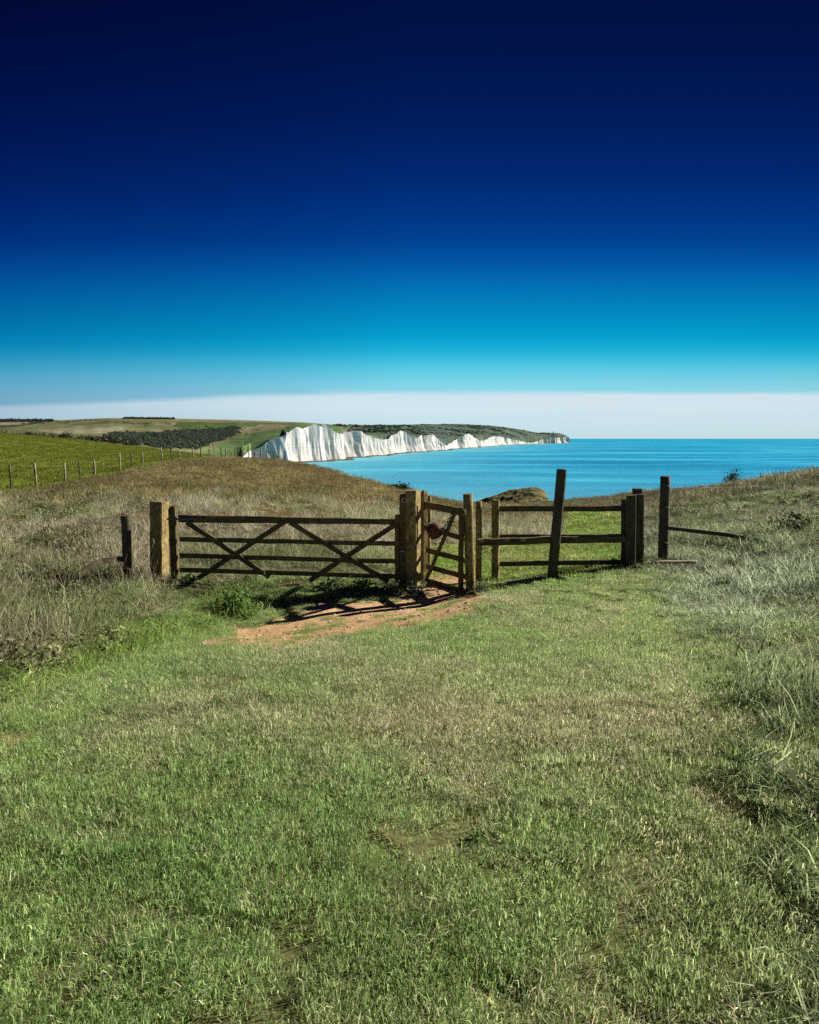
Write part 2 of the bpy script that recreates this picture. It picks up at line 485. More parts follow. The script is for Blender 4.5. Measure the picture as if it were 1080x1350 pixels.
lawn_v = variants('lawn_tuft', 5, n=520, rad=.17, hmin=.012, hmax=.044, wid=.0027, lean=1.0, mat=BLADE, flat=.8)
turf_v = variants('turf_tuft', 3, n=120, rad=.22, hmin=.05, hmax=.13, wid=.008, lean=.8, mat=BLADE_SOFT, flat=.5)
rough_v = variants('rough_tuft', 5, n=70, rad=.16, hmin=.08, hmax=.40, wid=.0068, lean=.95, mat=BLADE, seeds=7, flat=.5)
straw_v = variants('straw_tuft', 5, n=42, rad=.17, hmin=.15, hmax=.62, wid=.0058, lean=.9, mat=BLADE_DRY, seeds=14, flat=.7)
mound_v = variants('mound_tuft', 4, n=60, rad=.32, hmin=.12, hmax=.46, wid=.015, lean=.8, mat=BLADE_DRY, seeds=9, flat=.4)
far_v = variants('pasture_tuft', 2, n=60, rad=.5, hmin=.08, hmax=.2, wid=.03, lean=.6, mat=BLADE_SOFT, flat=.3)

GREEN = (.16, .30, .072); LUSH = (.10, .29, .06); STRAW = (.68, .66, .44); PALE = (.42, .42, .27); BROWN = (.24, .14, .05); OLIVE = (.25, .265, .12)

# -- lawn in front of the gate
X, Y, Z = [np.concatenate(v) for v in zip(sample(-1.0, 4.5, 62, .72, 2.6), sample(4.5, 8, 62, .72, 1.5), sample(8, 13, 46, .72, 1.5))]
px, py, lawn, dirt, path, past = zones(X, Y, Z)
thin = fbm(X * 1.7 + 7, Y * 1.7, 3)
fr_ = in_poly(px, py + np.where(px < 110, 14, 48), LAWN) | in_poly(px + 55, py, LAWN) | in_poly(px - 70, py, LAWN) | (py > 935) | ((px > 850) & (Y < 9.5))
k = (lawn | (fr_ & (Y < 11))) & ~dirt & (RNG.random(len(X)) < np.clip(.92 + 1.0 * (thin - .42), .82, 1))
X, Y, Z, px, py = X[k], Y[k], Z[k], px[k], py[k]; n = len(X)
dry = np.clip(2.6 * (fbm(X * .75 + 3, Y * .75 + 8, 4) - .50), 0, 1)
dry = np.clip(dry + .55 * np.exp(-(((px - 700) / 190) ** 2 + ((py - 975) / 70) ** 2)) + .35 * np.exp(-(((px - 430) / 130) ** 2 + ((py - 1000) / 40) ** 2))
              + .35 * sstep(600, 1000, px) - .30 * sstep(420, 120, px) + .3 * np.exp(-(((px - 640) / 140) ** 2 + ((py - 890) / 25) ** 2)), 0, 1)
def seg_d(ax, ay, bx, by):
    t_ = np.clip(((px - ax) * (bx - ax) + (py - ay) * (by - ay)) / ((bx - ax) ** 2 + (by - ay) ** 2), 0, 1)
    return np.hypot(px - ax - t_ * (bx - ax), py - ay - t_ * (by - ay))
trk = .42 * np.exp(-(seg_d(420, 850, 120, 985) / 34) ** 2) + .38 * np.exp(-(seg_d(430, 862, 560, 940) / 30) ** 2) + .4 * np.exp(-(seg_d(560, 940, 620, 1120) / 60) ** 2) + .3 * np.exp(-(seg_d(640, 805, 800, 830) / 22) ** 2)
dry = np.clip(dry + trk, 0, 1)
lush = np.clip(2.5 * (fbm(X * .9 + 90, Y * .9 + 30, 3) - .5), 0, 1) * sstep(900, 300, px)
ca = lerp(lerp(GREEN, LUSH, lush), OLIVE, dry * .7); cb = lerp((.48, .60, .25), STRAW, .2 + .8 * dry)
scatter('lawn_grass', lawn_v, 5, np.stack([X, Y, Z], 1), .8 + .5 * RNG.random(n), jitter(ca, n, .15), jitter(cb, n, .15),
        zs=(.6 + .6 * RNG.random(n)) * (1 - .22 * np.clip(trk * 2, 0, 1)), label='short trodden turf in front of the gate')

kt = RNG.random(n) < np.clip(.07 + .5 * dry, 0, .6)
thatch_v = variants('thatch_tuft', 4, n=150, rad=.19, hmin=.02, hmax=.06, wid=.0026, lean=1.3, mat=BLADE_DRY, flat=1.6)
scatter('dead_thatch', thatch_v, 4, np.stack([X, Y, Z + .012], 1)[kt], (.8 + .5 * RNG.random(kt.sum())), jitter(np.tile((.40, .35, .2), (kt.sum(), 1)), kt.sum(), .2),
        jitter(np.tile((.78, .73, .52), (kt.sum(), 1)), kt.sum(), .12), zs=.8, label='bleached dead thatch lying in the trodden turf')
kw = RNG.random(n) < np.clip(.03 + .25 * (fbm(X * .8 + 21, Y * .8 + 3, 3) - .5), .004, .2)
weed_v = variants('rosette', 4, n=16, rad=.035, hmin=.03, hmax=.085, wid=.019, lean=1.25, mat=BLADE, flat=.6)
scatter('broad_leaved_weeds', weed_v, 4, np.stack([X, Y, Z], 1)[kw], (.6 + .7 * RNG.random(kw.sum())), jitter(np.tile((.09, .2, .05), (kw.sum(), 1)), kw.sum(), .2),
        jitter(np.tile((.2, .33, .1), (kw.sum(), 1)), kw.sum(), .15), zs=.7, label='plantain and clover rosettes among the short turf')

# -- stones and stray tufts on the bare earth
def stone(name, seed):
    rr = random.Random(seed); bm = bmesh.new(); bmesh.ops.create_icosphere(bm, subdivisions=2, radius=1)
    for v in bm.verts:
        nz = mnoise.noise(v.co * 1.3 + Vector((seed, 0, 0))); v.co *= 1 + .45 * nz; v.co.z *= .6
    me = bpy.data.meshes.new(name); bm.to_mesh(me); bm.free()
    col_attr(me, 'bv', np.tile((rr.random(), rr.random(), 0), (len(me.vertices), 1))); me.materials.append(BLADE_SOFT)
    return bpy.data.objects.new(name, me)
stone_c = bpy.data.collections.new('stones')
for i in range(4): stone_c.objects.link(stone('stone_%d' % i, i * 7 + 1))
X2, Y2, Z2 = sample(6.5, 13, 90, .3, 1.5)
a_, b_, c_, dirt2, d__, e__ = zones(X2, Y2, Z2)
kd = dirt2 & (RNG.random(len(X2)) < .55); m2 = int(kd.sum())
scatter('stones', stone_c, 4, np.stack([X2, Y2, Z2], 1)[kd], .006 + .022 * RNG.random(m2) ** 3, jitter(np.tile((.40, .30, .2), (m2, 1)), m2, .2), jitter(np.tile((.62, .58, .5), (m2, 1)), m2, .15), label='small chalk stones scattered over the bare earth')
kd = dirt2 & (fbm(X2 * 4 + 3, Y2 * 4 + 8, 3) > .60); m2 = int(kd.sum())
scatter('stray_grass', lawn_v, 5, np.stack([X2, Y2, Z2], 1)[kd], .35 + .4 * RNG.random(m2), jitter(np.tile(GREEN, (m2, 1)), m2, .2), jitter(np.tile((.45, .5, .22), (m2, 1)), m2, .2), label='stray grass creeping over the bare earth')

# -- bright turf of the path beyond the fence
X, Y, Z = [np.concatenate(v) for v in zip(sample(10.2, 18, 16, .45, 0), sample(18, 45, 7, .4, 0))]
px, py, lawn, dirt, path, past = zones(X, Y, Z)
k = path & ~lawn; X, Y, Z, px, py = X[k], Y[k], Z[k], px[k], py[k]; n = len(X)
yl = np.clip(2.2 * (fbm(X * .9, Y * .5, 4) - .3), 0, 1)
scatter('path_grass', turf_v, 3, np.stack([X, Y, Z], 1), (.9 + .5 * RNG.random(n)) * np.clip(Y / 16, 1, 1.8), jitter(lerp((.16, .31, .055), (.27, .33, .09), yl), n, .12),
        jitter(lerp((.31, .43, .10), (.52, .52, .23), yl), n, .12), zs=.5, label='bright mown turf of the path beyond the fence')

# -- rough grass, near and mid distance
X, Y, Z = [np.concatenate(v) for v in zip(sample(1.0, 9, 44, .74, 2.5), sample(9, 16, 34, .72, 1.5), sample(16, 30, 11, .72, 1.5))]
px, py, lawn, dirt, path, past = zones(X, Y, Z)
k = ~lawn & ~dirt & ~path & ~past
# keep the gateway and the fringe of the turf open
k &= ~((px > 540) & (px < 850) & (Y < 13) & (py > 735) & (RNG.random(len(X)) < .8))
X, Y, Z, px, py = X[k], Y[k], Z[k], px[k], py[k]; n = len(X)
right = sstep(760, 880, px)
edge = np.clip(in_poly(px, py + 40, LAWN).astype(float) + in_poly(px + 45, py, LAWN) + in_poly(px - 45, py, LAWN), 0, 1) * (Y < 12)
g = np.clip(2.4 * (fbm(X * .45 + 60, Y * .45, 4) - .44), 0, 1)
g = np.clip(np.maximum(g, edge * .9) + right * .35 * (Y < 9) + .5 * ((px > 230) & (px < 560) & (py > 725)) + .45 * np.exp(-((px - 100) / 140) ** 2) * (py > 765), 0, 1)
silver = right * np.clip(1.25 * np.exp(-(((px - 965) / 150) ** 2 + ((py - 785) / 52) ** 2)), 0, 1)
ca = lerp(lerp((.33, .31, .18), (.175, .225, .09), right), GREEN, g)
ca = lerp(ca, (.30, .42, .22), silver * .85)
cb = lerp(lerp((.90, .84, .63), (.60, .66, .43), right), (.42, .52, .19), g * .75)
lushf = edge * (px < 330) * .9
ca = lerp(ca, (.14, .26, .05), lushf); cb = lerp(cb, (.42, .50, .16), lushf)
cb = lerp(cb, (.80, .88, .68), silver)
low = np.minimum(np.where(edge > 0, .55, 1.0), np.where(right > .5, np.where(Y < 9.5, np.where(px > 965, .95, .6), .66), 1.0))
low = np.where((px > 200) & (px < 560) & (Y < 13), np.minimum(low, .6), low)
low = low * np.where((Y < 11.2) & (px < 200), .8 + .3 * sstep(9, 4.5, Y), 1)
clump_ = np.clip(3.2 * (fbm(X * 1.15 + 12, Y * .8 + 77, 3) - .30), np.where(right > .5, .6, .3), 1.25)
low = low * clump_
keep_ = RNG.random(n) < np.clip(clump_ + .35, 0, 1)
dkc = np.clip(1.5 * (fbm(X * .55 + 2, Y * .4 + 60, 3) - .33), 0, 1) * .75 + .45
dkc = np.maximum(dkc, edge * (px < 500))
ca = ca * dkc[:, None]; cb = cb * (.45 + .55 * dkc[:, None])
tall = (RNG.random(n) < np.where(right > .5, .16, .38)) & (edge < .5) & ~((px > 200) & (px < 560) & (Y < 13)) & (Y > np.where(right > .5, 6.5, 4.0))
s = (.75 + .6 * RNG.random(n)) * np.where(low < .9, .9, 1) * np.where((right > .5) & (Y < 8), np.where(px > 990, .75, .7), 1)
kk = ~tall & keep_
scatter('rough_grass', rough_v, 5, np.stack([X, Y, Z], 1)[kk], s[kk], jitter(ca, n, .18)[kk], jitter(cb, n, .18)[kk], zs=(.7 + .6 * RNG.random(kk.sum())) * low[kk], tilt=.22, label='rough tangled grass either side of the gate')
kk = tall
scatter('straw_grass', straw_v, 5, np.stack([X, Y, Z], 1)[kk], s[kk], jitter(lerp(ca, (.2, .17, .09), np.full(n, .6)), n, .18)[kk], jitter(cb, n, .15)[kk],
        zs=(.8 + .5 * RNG.random(kk.sum())) * low[kk], tilt=.3, label='tall bleached grass stalks standing in the rough')

# -- low leafy undergrowth in the rough
def leafy(name, seed):
    V, Q, C, cen = leaf_cloud(340, .30, .30, .30, .055, seed, clump=13, aspect=.45)
    me = np_mesh(name, V, Q, smooth=False); col_attr(me, 'bv', C); me.materials.append(BLADE_SOFT)
    return bpy.data.objects.new(name, me)
under_c = bpy.data.collections.new('undergrowth')
for i in range(4): under_c.objects.link(leafy('undergrowth_%d' % i, 500 + i))
X, Y, Z = np.concatenate([np.array(sample(5, 12, 7, .72, 1.5)), np.array(sample(12, 34, 2.2, .72, 1.5))], 1)
px, py, lawn, dirt, path, past = zones(X, Y, Z)
pt_ = fbm(X * .5 + 44, Y * .36 + 13, 3)
k = ~lawn & ~dirt & ~path & ~past & ~in_poly(px, py + 14, LAWN) & (((px < 190) & (pt_ > np.where(px < 90, .44, .5))) | ((px > 1025) & (pt_ > .52)) | ((px > 860) & (Y > 13) & (pt_ > .56))) & (Y > np.where(px > 800, 6.5, 5))
X, Y, Z, px = X[k], Y[k], Z[k], px[k]; n = len(X); br_ = RNG.random(n)
scatter('undergrowth', under_c, 4, np.stack([X, Y, Z - .04], 1), (.55 + .75 * RNG.random(n)) * np.where(px > 800, .75, 1) * np.where(Y > 14, 1.3, 1), jitter(lerp((.08, .115, .045), (.12, .11, .055), br_), n, .2),
        jitter(lerp((.22, .29, .12), (.32, .30, .18), br_), n, .2), zs=.8, label='dark tangled bramble undergrowth in the rough grass')

# -- dead stalks, fallen over one another, left of the gate and on the right bank
stalk_v = variants('stalk_tuft', 4, n=9, rad=.14, hmin=.45, hmax=.95, wid=.0055, lean=.75, mat=BLADE_DRY, seeds=4, flat=.5)
X, Y, Z = sample(6.2, 17, 5.5, .72, 1.5)
px, py, lawn, dirt, path, past = zones(X, Y, Z)
k = ~lawn & ~dirt & ~path & ~in_poly(px, py + 45, LAWN) & ((px < 205) | ((px > 900) & (Y > 8) & (RNG.random(len(X)) < .3)))
X, Y, Z, px = X[k], Y[k], Z[k], px[k]; n = len(X)
dk_ = RNG.random(n)
scatter('dead_stalks', stalk_v, 4, np.stack([X, Y, Z], 1), (.6 + .5 * RNG.random(n)) * np.where(px > 800, .6, 1), jitter(lerp((.16, .10, .06), (.40, .34, .24), dk_), n, .1),
        jitter(lerp((.3, .2, .12), (.68, .62, .5), dk_), n, .1), tilt=.38, label='dead bleached stalks leaning through the rough grass')

# -- dry grass of the mound and the right hill
X, Y, Z = [np.concatenate(v) for v in zip(sample(27, 48, 4.6, .72, 2), sample(48, 84, 3.0, .72, 2))]
px, py, lawn, dirt, path, past = zones(X, Y, Z)
k = ~path & ~past & (Y < np.interp(px, SX, SY) + 3)
X, Y, Z, px, py = X[k], Y[k], Z[k], px[k], py[k]; n = len(X)
right = sstep(600, 800, px)
g = np.clip(2.6 * (fbm(X * .14 + 11, Y * .14, 4) - .47), 0, 1)
pale = np.clip(2.5 * (fbm(X * .2 + 70, Y * .2 + 5, 3) - .5), 0, 1) + .5 * sstep(660, 690, py)
cl = np.clip(3 * (fbm(X * .33 + 5, Y * .22 + 9, 3) - .33), .25, 1.2)
ca = lerp(lerp((.22, .195, .075), (.14, .135, .07), right), (.18, .19, .065), g)
cb = lerp(lerp((.44, .385, .20), (.32, .30, .18), right), (.50, .43, .24), np.clip(pale, 0, 1) * .8)
scatter('hill_grass', mound_v, 4, np.stack([X, Y, Z], 1), (.9 + .6 * RNG.random(n)), jitter(ca * (.45 + .55 * cl[:, None]), n, .2), jitter(cb * (.55 + .45 * cl[:, None]), n, .2), zs=(.6 + .6 * RNG.random(n)) * np.where(Y > 36, .6, .85) * (.6 + .5 * cl), label='dry brown grass on the mounds above the sea')

# -- pasture beyond the wire fence
X, Y, Z = sample(34, 172, .8, .70, 2)
px, py, lawn, dirt, path, past = zones(X, Y, Z)
k = past & (px > -60); X, Y, Z, px, py = X[k], Y[k], Z[k], px[k], py[k]; n = len(X)
g = fbm(X * .06, Y * .06, 4)
fr = sstep(18, 0, np.interp(px, SX, SY) - Y)
ca = lerp((.085, .125, .01), (.13, .155, .016), g); cb = lerp((.17, .19, .025), (.25, .22, .06), np.clip(g * .6 + fr * .7, 0, 1))
scatter('pasture_grass', far_v, 2, np.stack([X, Y, Z], 1), (1 + .8 * RNG.random(n)), jitter(ca, n, .1), jitter(cb, n, .12), zs=.6 + .5 * fr, label='green grazed pasture beyond the wire fence')

# ------------------------------------------------------------------ timber helpers
def beam_mesh(name, L_, w0, d0, w1=None, d1=None, round_=False, jit=.004, seg=7, bev=.006, round_top=False, bow=0.0, seed=0):
    """a timber along local z from 0 to L_, w (x) by d (y), tapering to w1 by d1"""
    w1 = w1 or w0; d1 = d1 or d0
    rr = random.Random(seed * 77 + 5)
    bm = bmesh.new()
    rings = []
    sides = 14 if round_ else 8
    zs = [L_ * i / seg for i in range(seg + 1)]
    prof = []
    if round_:
        off = [1 + rr.uniform(-.06, .06) for _ in range(sides)]
        for k in range(sides):
            a = 2 * math.pi * k / sides; prof.append((.5 * math.cos(a) * off[k], .5 * math.sin(a) * off[k]))
    else:
        for sx, sy in ((-1, -1), (1, -1), (1, 1), (-1, 1)):
            prof.append((sx, sy))
    if round_top:
        h = min(w0, .09)
        zs += [L_ + h * .35, L_ + h * .55, L_ + h * .62]
    for zi, z in enumerate(zs):
        t = min(1, z / L_); w = w0 + (w1 - w0) * t; d = d0 + (d1 - d0) * t
        sh = 1.0
        if z > L_ + 1e-6: sh = {0: .9, 1: .6, 2: .28}[zi - seg - 1]
        ox = bow * math.sin(math.pi * t); jx, jy = rr.uniform(-jit, jit), rr.uniform(-jit, jit)
        pts = []
        if round_:
            for (a, b) in prof: pts.append((a * w * sh + ox + jx, b * d * sh + jy))
        else:
            bw, bd = min(bev / w * 2, .4), min(bev / d * 2, .4)
            for (a, b), order in zip(prof, (0, 1, 0, 1)):
                q1 = (a * (1 - bw), b); q2 = (a, b * (1 - bd))
                if (a, b) in ((-1, -1), (1, 1)): q = [q2, q1]
                else: q = [q1, q2]
                for (m, nn) in q:
                    pts.append((m * w / 2 * sh + ox + jx + rr.uniform(-jit, jit) * .4, nn * d / 2 * sh + jy + rr.uniform(-jit, jit) * .4))
        rings.append([bm.verts.new((x, y, z + (rr.uniform(-jit, jit) * 2 if zi in (0, len(zs) - 1) else 0))) for x, y in pts])
    for a, b in zip(rings[:-1], rings[1:]):
        m = len(a)
        for i in range(m): bm.faces.new((a[i], a[(i + 1) % m], b[(i + 1) % m], b[i]))
    bm.faces.new(list(reversed(rings[0])))
    top = rings[-1]
    cz = sum(v.co.z for v in top) / len(top)
    c = bm.verts.new((sum(v.co.x for v in top) / len(top), sum(v.co.y for v in top) / len(top), cz + (.012 if not round_ else .006)))
    m = len(top)
    for i in range(m): bm.faces.new((top[i], top[(i + 1) % m], c))
    bmesh.ops.recalc_face_normals(bm, faces=bm.faces)
    for f in bm.faces: f.smooth = round_ and len(f.verts) == 4
    me = bpy.data.meshes.new(name); bm.to_mesh(me); bm.free()
    return me

_seed = [0]
def timber(name, p0, p1, w, d, mat, parent=None, face=None, yaw=0, **kw):
    """a timber from p0 to p1; its local x lies across, local y along `face` (horizontal direction it is thin in)"""
    _seed[0] += 1
    p0, p1 = Vector(p0), Vector(p1)
    zax = (p1 - p0); ln = zax.length; zax.normalize()
    f = Vector(face) if face is not None else Vector((0, 1, 0))
    if yaw: f = Matrix.Rotation(-R(yaw), 3, 'Z') @ f
    xax = f.cross(zax)
    if xax.length < 1e-4: xax = Vector((1, 0, 0))
    xax.normalize(); yax = zax.cross(xax)
    me = beam_mesh(name, ln, w, d, seed=_seed[0], **kw)
    o = link(name, me, mat, parent)
    M = Matrix((xax, yax, zax)).transposed().to_4x4(); M.translation = p0 - (parent_world(parent))
    o.matrix_local = M
    return o
def parent_world(p):
    v = Vector((0, 0, 0))
    while p is not None:
        v += p.location; p = p.parent
    return v

def lathe_mesh(name, prof, axis_pts=16):
    bm = bmesh.new(); rings = []
    for r_, z in prof:
        rings.append([bm.verts.new((r_ * math.cos(2 * math.pi * k / axis_pts), r_ * math.sin(2 * math.pi * k / axis_pts), z)) for k in range(axis_pts)])
    for a, b in zip(rings[:-1], rings[1:]):
        for i in range(axis_pts): bm.faces.new((a[i], a[(i + 1) % axis_pts], b[(i + 1) % axis_pts], b[i]))
    bm.faces.new(list(reversed(rings[0]))); bm.faces.new(rings[-1])
    bmesh.ops.recalc_face_normals(bm, faces=bm.faces)
    for f in bm.faces: f.smooth = True
    me = bpy.data.meshes.new(name); bm.to_mesh(me); bm.free(); return me

def tube_mesh(name, pts, r_, sides=6):
    pts = [Vector(p) for p in pts]
    bm = bmesh.new(); rings = []
    for i, p in enumerate(pts):
        t = (pts[min(i + 1, len(pts) - 1)] - pts[max(i - 1, 0)]).normalized()
        a = t.orthogonal().normalized() if abs(t.z) > .9 else Vector((0, 0, 1)).cross(t).normalized()
        b = t.cross(a)
        rings.append([bm.verts.new(p + (a * math.cos(2 * math.pi * k / sides) + b * math.sin(2 * math.pi * k / sides)) * r_) for k in range(sides)])
    for a, b in zip(rings[:-1], rings[1:]):
        for i in range(sides): bm.faces.new((a[i], a[(i + 1) % sides], b[(i + 1) % sides], b[i]))
    bm.faces.new(list(reversed(rings[0]))); bm.faces.new(rings[-1])
    bmesh.ops.recalc_face_normals(bm, faces=bm.faces)
    for f in bm.faces: f.smooth = True
    me = bpy.data.meshes.new(name); bm.to_mesh(me); bm.free(); return me

def chain_mesh(name, pts, r_=.018, wire=.005):
    """links along a sagging line"""
    bm = bmesh.new()
    pts = [Vector(p) for p in pts]
    for i, (a, b) in enumerate(zip(pts[:-1], pts[1:])):
        t = (b - a); ln = t.length; t.normalize()
        s = Vector((0, 0, 1)).cross(t)
        if s.length < .05: s = Vector((1, 0, 0))
        s.normalize(); u = t.cross(s)
        if i % 2: s = u
        nrm = t.cross(s)
        c = (a + b) / 2; rings = []
        for k in range(10):
            an = 2 * math.pi * k / 10
            p = c + t * math.cos(an) * ln * .68 + s * math.sin(an) * r_
            rad = (t * math.cos(an) + s * math.sin(an)).normalized()
            rings.append([bm.verts.new(p + (rad * math.cos(q * math.pi / 2) + nrm * math.sin(q * math.pi / 2)) * wire) for q in range(4)])
        for k in range(10):
            x, y = rings[k], rings[(k + 1) % 10]
            for q in range(4): bm.faces.new((x[q], x[(q + 1) % 4], y[(q + 1) % 4], y[q]))
    bmesh.ops.recalc_face_normals(bm, faces=bm.faces)
    me = bpy.data.meshes.new(name); bm.to_mesh(me); bm.free(); return me

# ------------------------------------------------------------------ the field gate
GL, GR = 11.5, 11.0           # distances of its hinge end and its latch end
def gp(px, py):               # a point on the plane of the gate
    # the gate's plane runs from (232, GL) to (527, GR)
    a = P(232, 700, GL); b = P(527, 700, GR)
    u = (px - CX) / F
    # solve for distance along the gate line in plan so that the sight line of px meets it (row py)
    v = (CY - py) / F; dy = CP + v * SP; ux = u / dy
    t = (ux * a.y - a.x) / ((b.x - a.x) - ux * (b.y - a.y))
    Y = a.y + t * (b.y - a.y)
    return P(px, py, Y)
_ga, _gb = gp(232, 700), gp(527, 700)
gdir = Vector((_gb.x - _ga.x, _gb.y - _ga.y, 0)).normalized()
gnrm = Vector((gdir.y, -gdir.x, 0))      # towards the viewer
if gnrm.y > 0: gnrm = -gnrm
gate = empty('field_gate', (gp(380, 760).x, gp(380, 760).y, hz(gp(380, 760).x, gp(380, 760).y)), 'wide wooden five bar style field gate with crossed braces, closed across the track', 'gate')
b0, b1 = gp(231.5, 770), gp(231.5, 672)
timber('hanging_stile', b0, (b0.x, b0.y, b1.z), .125, .085, WOOD, gate, face=gnrm, round_top=True)
b0, b1 = gp(524, 773), gp(524, 679)
timber('closing_stile', b0, (b0.x, b0.y, b1.z), .075, .08, WOOD, gate, face=gnrm)
timber('top_rail', gp(236, 683.7), gp(524, 688), .128, .06, WOOD, gate, face=gnrm, w1=.085, seg=12)
for (ya, yb) in ((710.7, 717), (732.3, 740.3), (751, 760)):
    timber('rail', gp(237, ya), gp(523, yb), .082, .032, WOOD, gate, face=gnrm, seg=12, w1=.075)
for n_, (xa, ya, xb, yb) in enumerate(((247, 688, 356, 760), (376, 688, 264, 761), (384, 689, 512, 766), (522, 691, 410, 764))):
    off = gnrm * (.034 if n_ % 2 else .036) + gnrm * (.026 if n_ in (1, 3) else 0)
    timber('brace', gp(xa, ya) + off, gp(xb, yb) + off, .083, .024, WOOD, gate, face=gnrm, seg=8)
# strap hinge
h0 = gp(222.5, 684) + gnrm * .052; h1 = gp(262, 684) + gnrm * .055
me = beam_mesh('hinge', (h1 - h0).length, .045, .008, jit=.001, seed=3)
timber('hinge', h0, h1, .036, .007, IRON, gate, face=gnrm, jit=.001, bev=.002)

# hanging post (left), square
def square_post(name, px, ytop, ybase, Y, w, d, mat, label, cat='post', group=None, lean=0, sink=.25, yaw=0):
    a = P(px, ybase, Y); b = P(px + lean, ytop, Y)
    o = empty(name, (a.x, a.y, hz(a.x, a.y)), label, cat, group)
    timber('shaft', (a.x, a.y, a.z - sink), (b.x, b.y, b.z), w, d, mat, o, face=gnrm, bev=.014, jit=.004, yaw=yaw)
    return o
GRP = 'weathered posts of the gateway'
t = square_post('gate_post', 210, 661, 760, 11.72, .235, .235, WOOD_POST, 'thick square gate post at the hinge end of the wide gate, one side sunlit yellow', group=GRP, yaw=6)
p_ = P(222, 684, 11.55)
hk = link('hinge_pin', tube_mesh('hinge_pin', [Vector((0, 0, 0)), Vector((.09, -.02, 0)), Vector((.10, -.02, .05))], .011), IRON, t); hk.location = p_ - t.location - Vector((.02, .02, 0))
# latch post pair
t = square_post('latch_post', 532, 652, 775, 11.02, .115, .13, WOOD, 'slimmer squared post carrying the pale latch ring, where the wide gate closes', group=GRP)
c = P(533.3, 659.5, 10.93)
bm = bmesh.new()
for k in range(16):
    pass
bm.free()
ring_pts = [Vector((.036 * math.cos(a), -.012, .036 * math.sin(a))) for a in np.linspace(0, 2 * math.pi, 17)]
rg = link('latch_ring', tube_mesh('latch_ring', ring_pts, .009), ZINC, t); rg.location = c - t.location
ev = [Vector((-.05, 0, 0)), Vector((0, -.03, .01)), Vector((.04, -.02, .012))]
lt = link('latch', tube_mesh('latch', ev, .009), ZINC, t); lt.location = P(531, 727, 10.93) - t.location
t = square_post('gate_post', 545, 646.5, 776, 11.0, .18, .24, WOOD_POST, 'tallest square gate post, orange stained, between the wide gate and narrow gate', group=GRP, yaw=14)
stp = link('strike_plate', beam_mesh('strike_plate', .62, .022, .008, jit=.001), RUST, t)
stp.location = P(550.2, 718, 10.862) - t.location

# small gate, half open towards the viewer
SL, SR = 11.35, 10.35
def sp(px, py):
    a = P(557, 700, SL); b = P(614, 700, SR)
    v = (CY - py) / F; dy = CP + v * SP; ux = (px - CX) / F / dy
    tt = (ux * a.y - a.x) / ((b.x - a.x) - ux * (b.y - a.y))
    return P(px, py, a.y + tt * (b.y - a.y))
_a, _b = sp(557, 700), sp(614, 700)
sdir = Vector((_b.x - _a.x, _b.y - _a.y, 0)).normalized(); snrm = Vector((-sdir.y, sdir.x, 0))
if snrm.x < 0: snrm = -snrm
root = sp(585, 780)
sg = empty('pedestrian_gate', (root.x, root.y, hz(root.x, root.y)), 'narrow wooden side gate with one diagonal brace, standing ajar over the dirt path', 'gate')
a = sp(559, 770); b = sp(559, 651)
timber('hanging_stile', a, (a.x, a.y, b.z), .10, .085, WOOD_POST, sg, face=snrm, round_top=True)
a = sp(607.5, 786); b = sp(607.5, 675)
timber('closing_stile', a + Vector((0, 0, .02)), (a.x, a.y, b.z), .07, .06, WOOD, sg, face=snrm)
timber('top_rail', sp(557, 664.5), sp(613, 676), .11, .06, WOOD, sg, face=snrm)
for xa, ya, xb, yb in ((560, 695, 612, 710), (562, 725, 613, 739), (563, 747, 614, 760.5), (564, 766, 614, 780)):
    timber('rail', sp(xa, ya), sp(xb, yb), .085, .03, WOOD, sg, face=snrm)
off = -snrm * .034
timber('brace', sp(602.5, 675) + off, sp(563.5, 766) + off, .075, .026, WOOD, sg, face=snrm)
# rear stop post behind the small gate
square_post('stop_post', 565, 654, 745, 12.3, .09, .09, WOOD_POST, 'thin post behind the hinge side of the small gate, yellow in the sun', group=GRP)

# counterweight on its chain
wloc = P(573, 700, 10.75)
cw = empty('counterweight', (wloc.x, wloc.y, wloc.z), 'rusty barrel shaped iron weight hanging on a chain beside the small gate', 'weight')
prof = [(.05, -.115), (.095, -.108), (.122, -.06), (.13, 0), (.122, .06), (.1, .1), (.055, .112), (.05, .13), (.03, .135)]
d_ = link('drum', lathe_mesh('drum', prof, 22), RUST, cw); d_.rotation_euler = (R(12), R(62), R(20))
bk = link('bracket', beam_mesh('bracket', .1, .075, .075, jit=.002), IRON, cw); bk.location = (.11, -.03, -.045); bk.rotation_euler = (0, R(20), 0)
pa = P(556, 682, 10.93) - wloc; pb = P(597, 674.5, 10.62) - wloc
def sag(p, q, s, n):
    return [p.lerp(q, i / n) - Vector((0, 0, s * math.sin(math.pi * i / n))) for i in range(n + 1)]
link('chain', chain_mesh('chain', sag(pa, Vector((-.05, 0, .11)), .03, 7)), IRON, cw)
link('chain', chain_mesh('chain', sag(Vector((.1, -.02, .02)), pb, .05, 11)), IRON, cw)

# ------------------------------------------------------------------ fences right of the gate
FX = Vector((0, -1, 0))
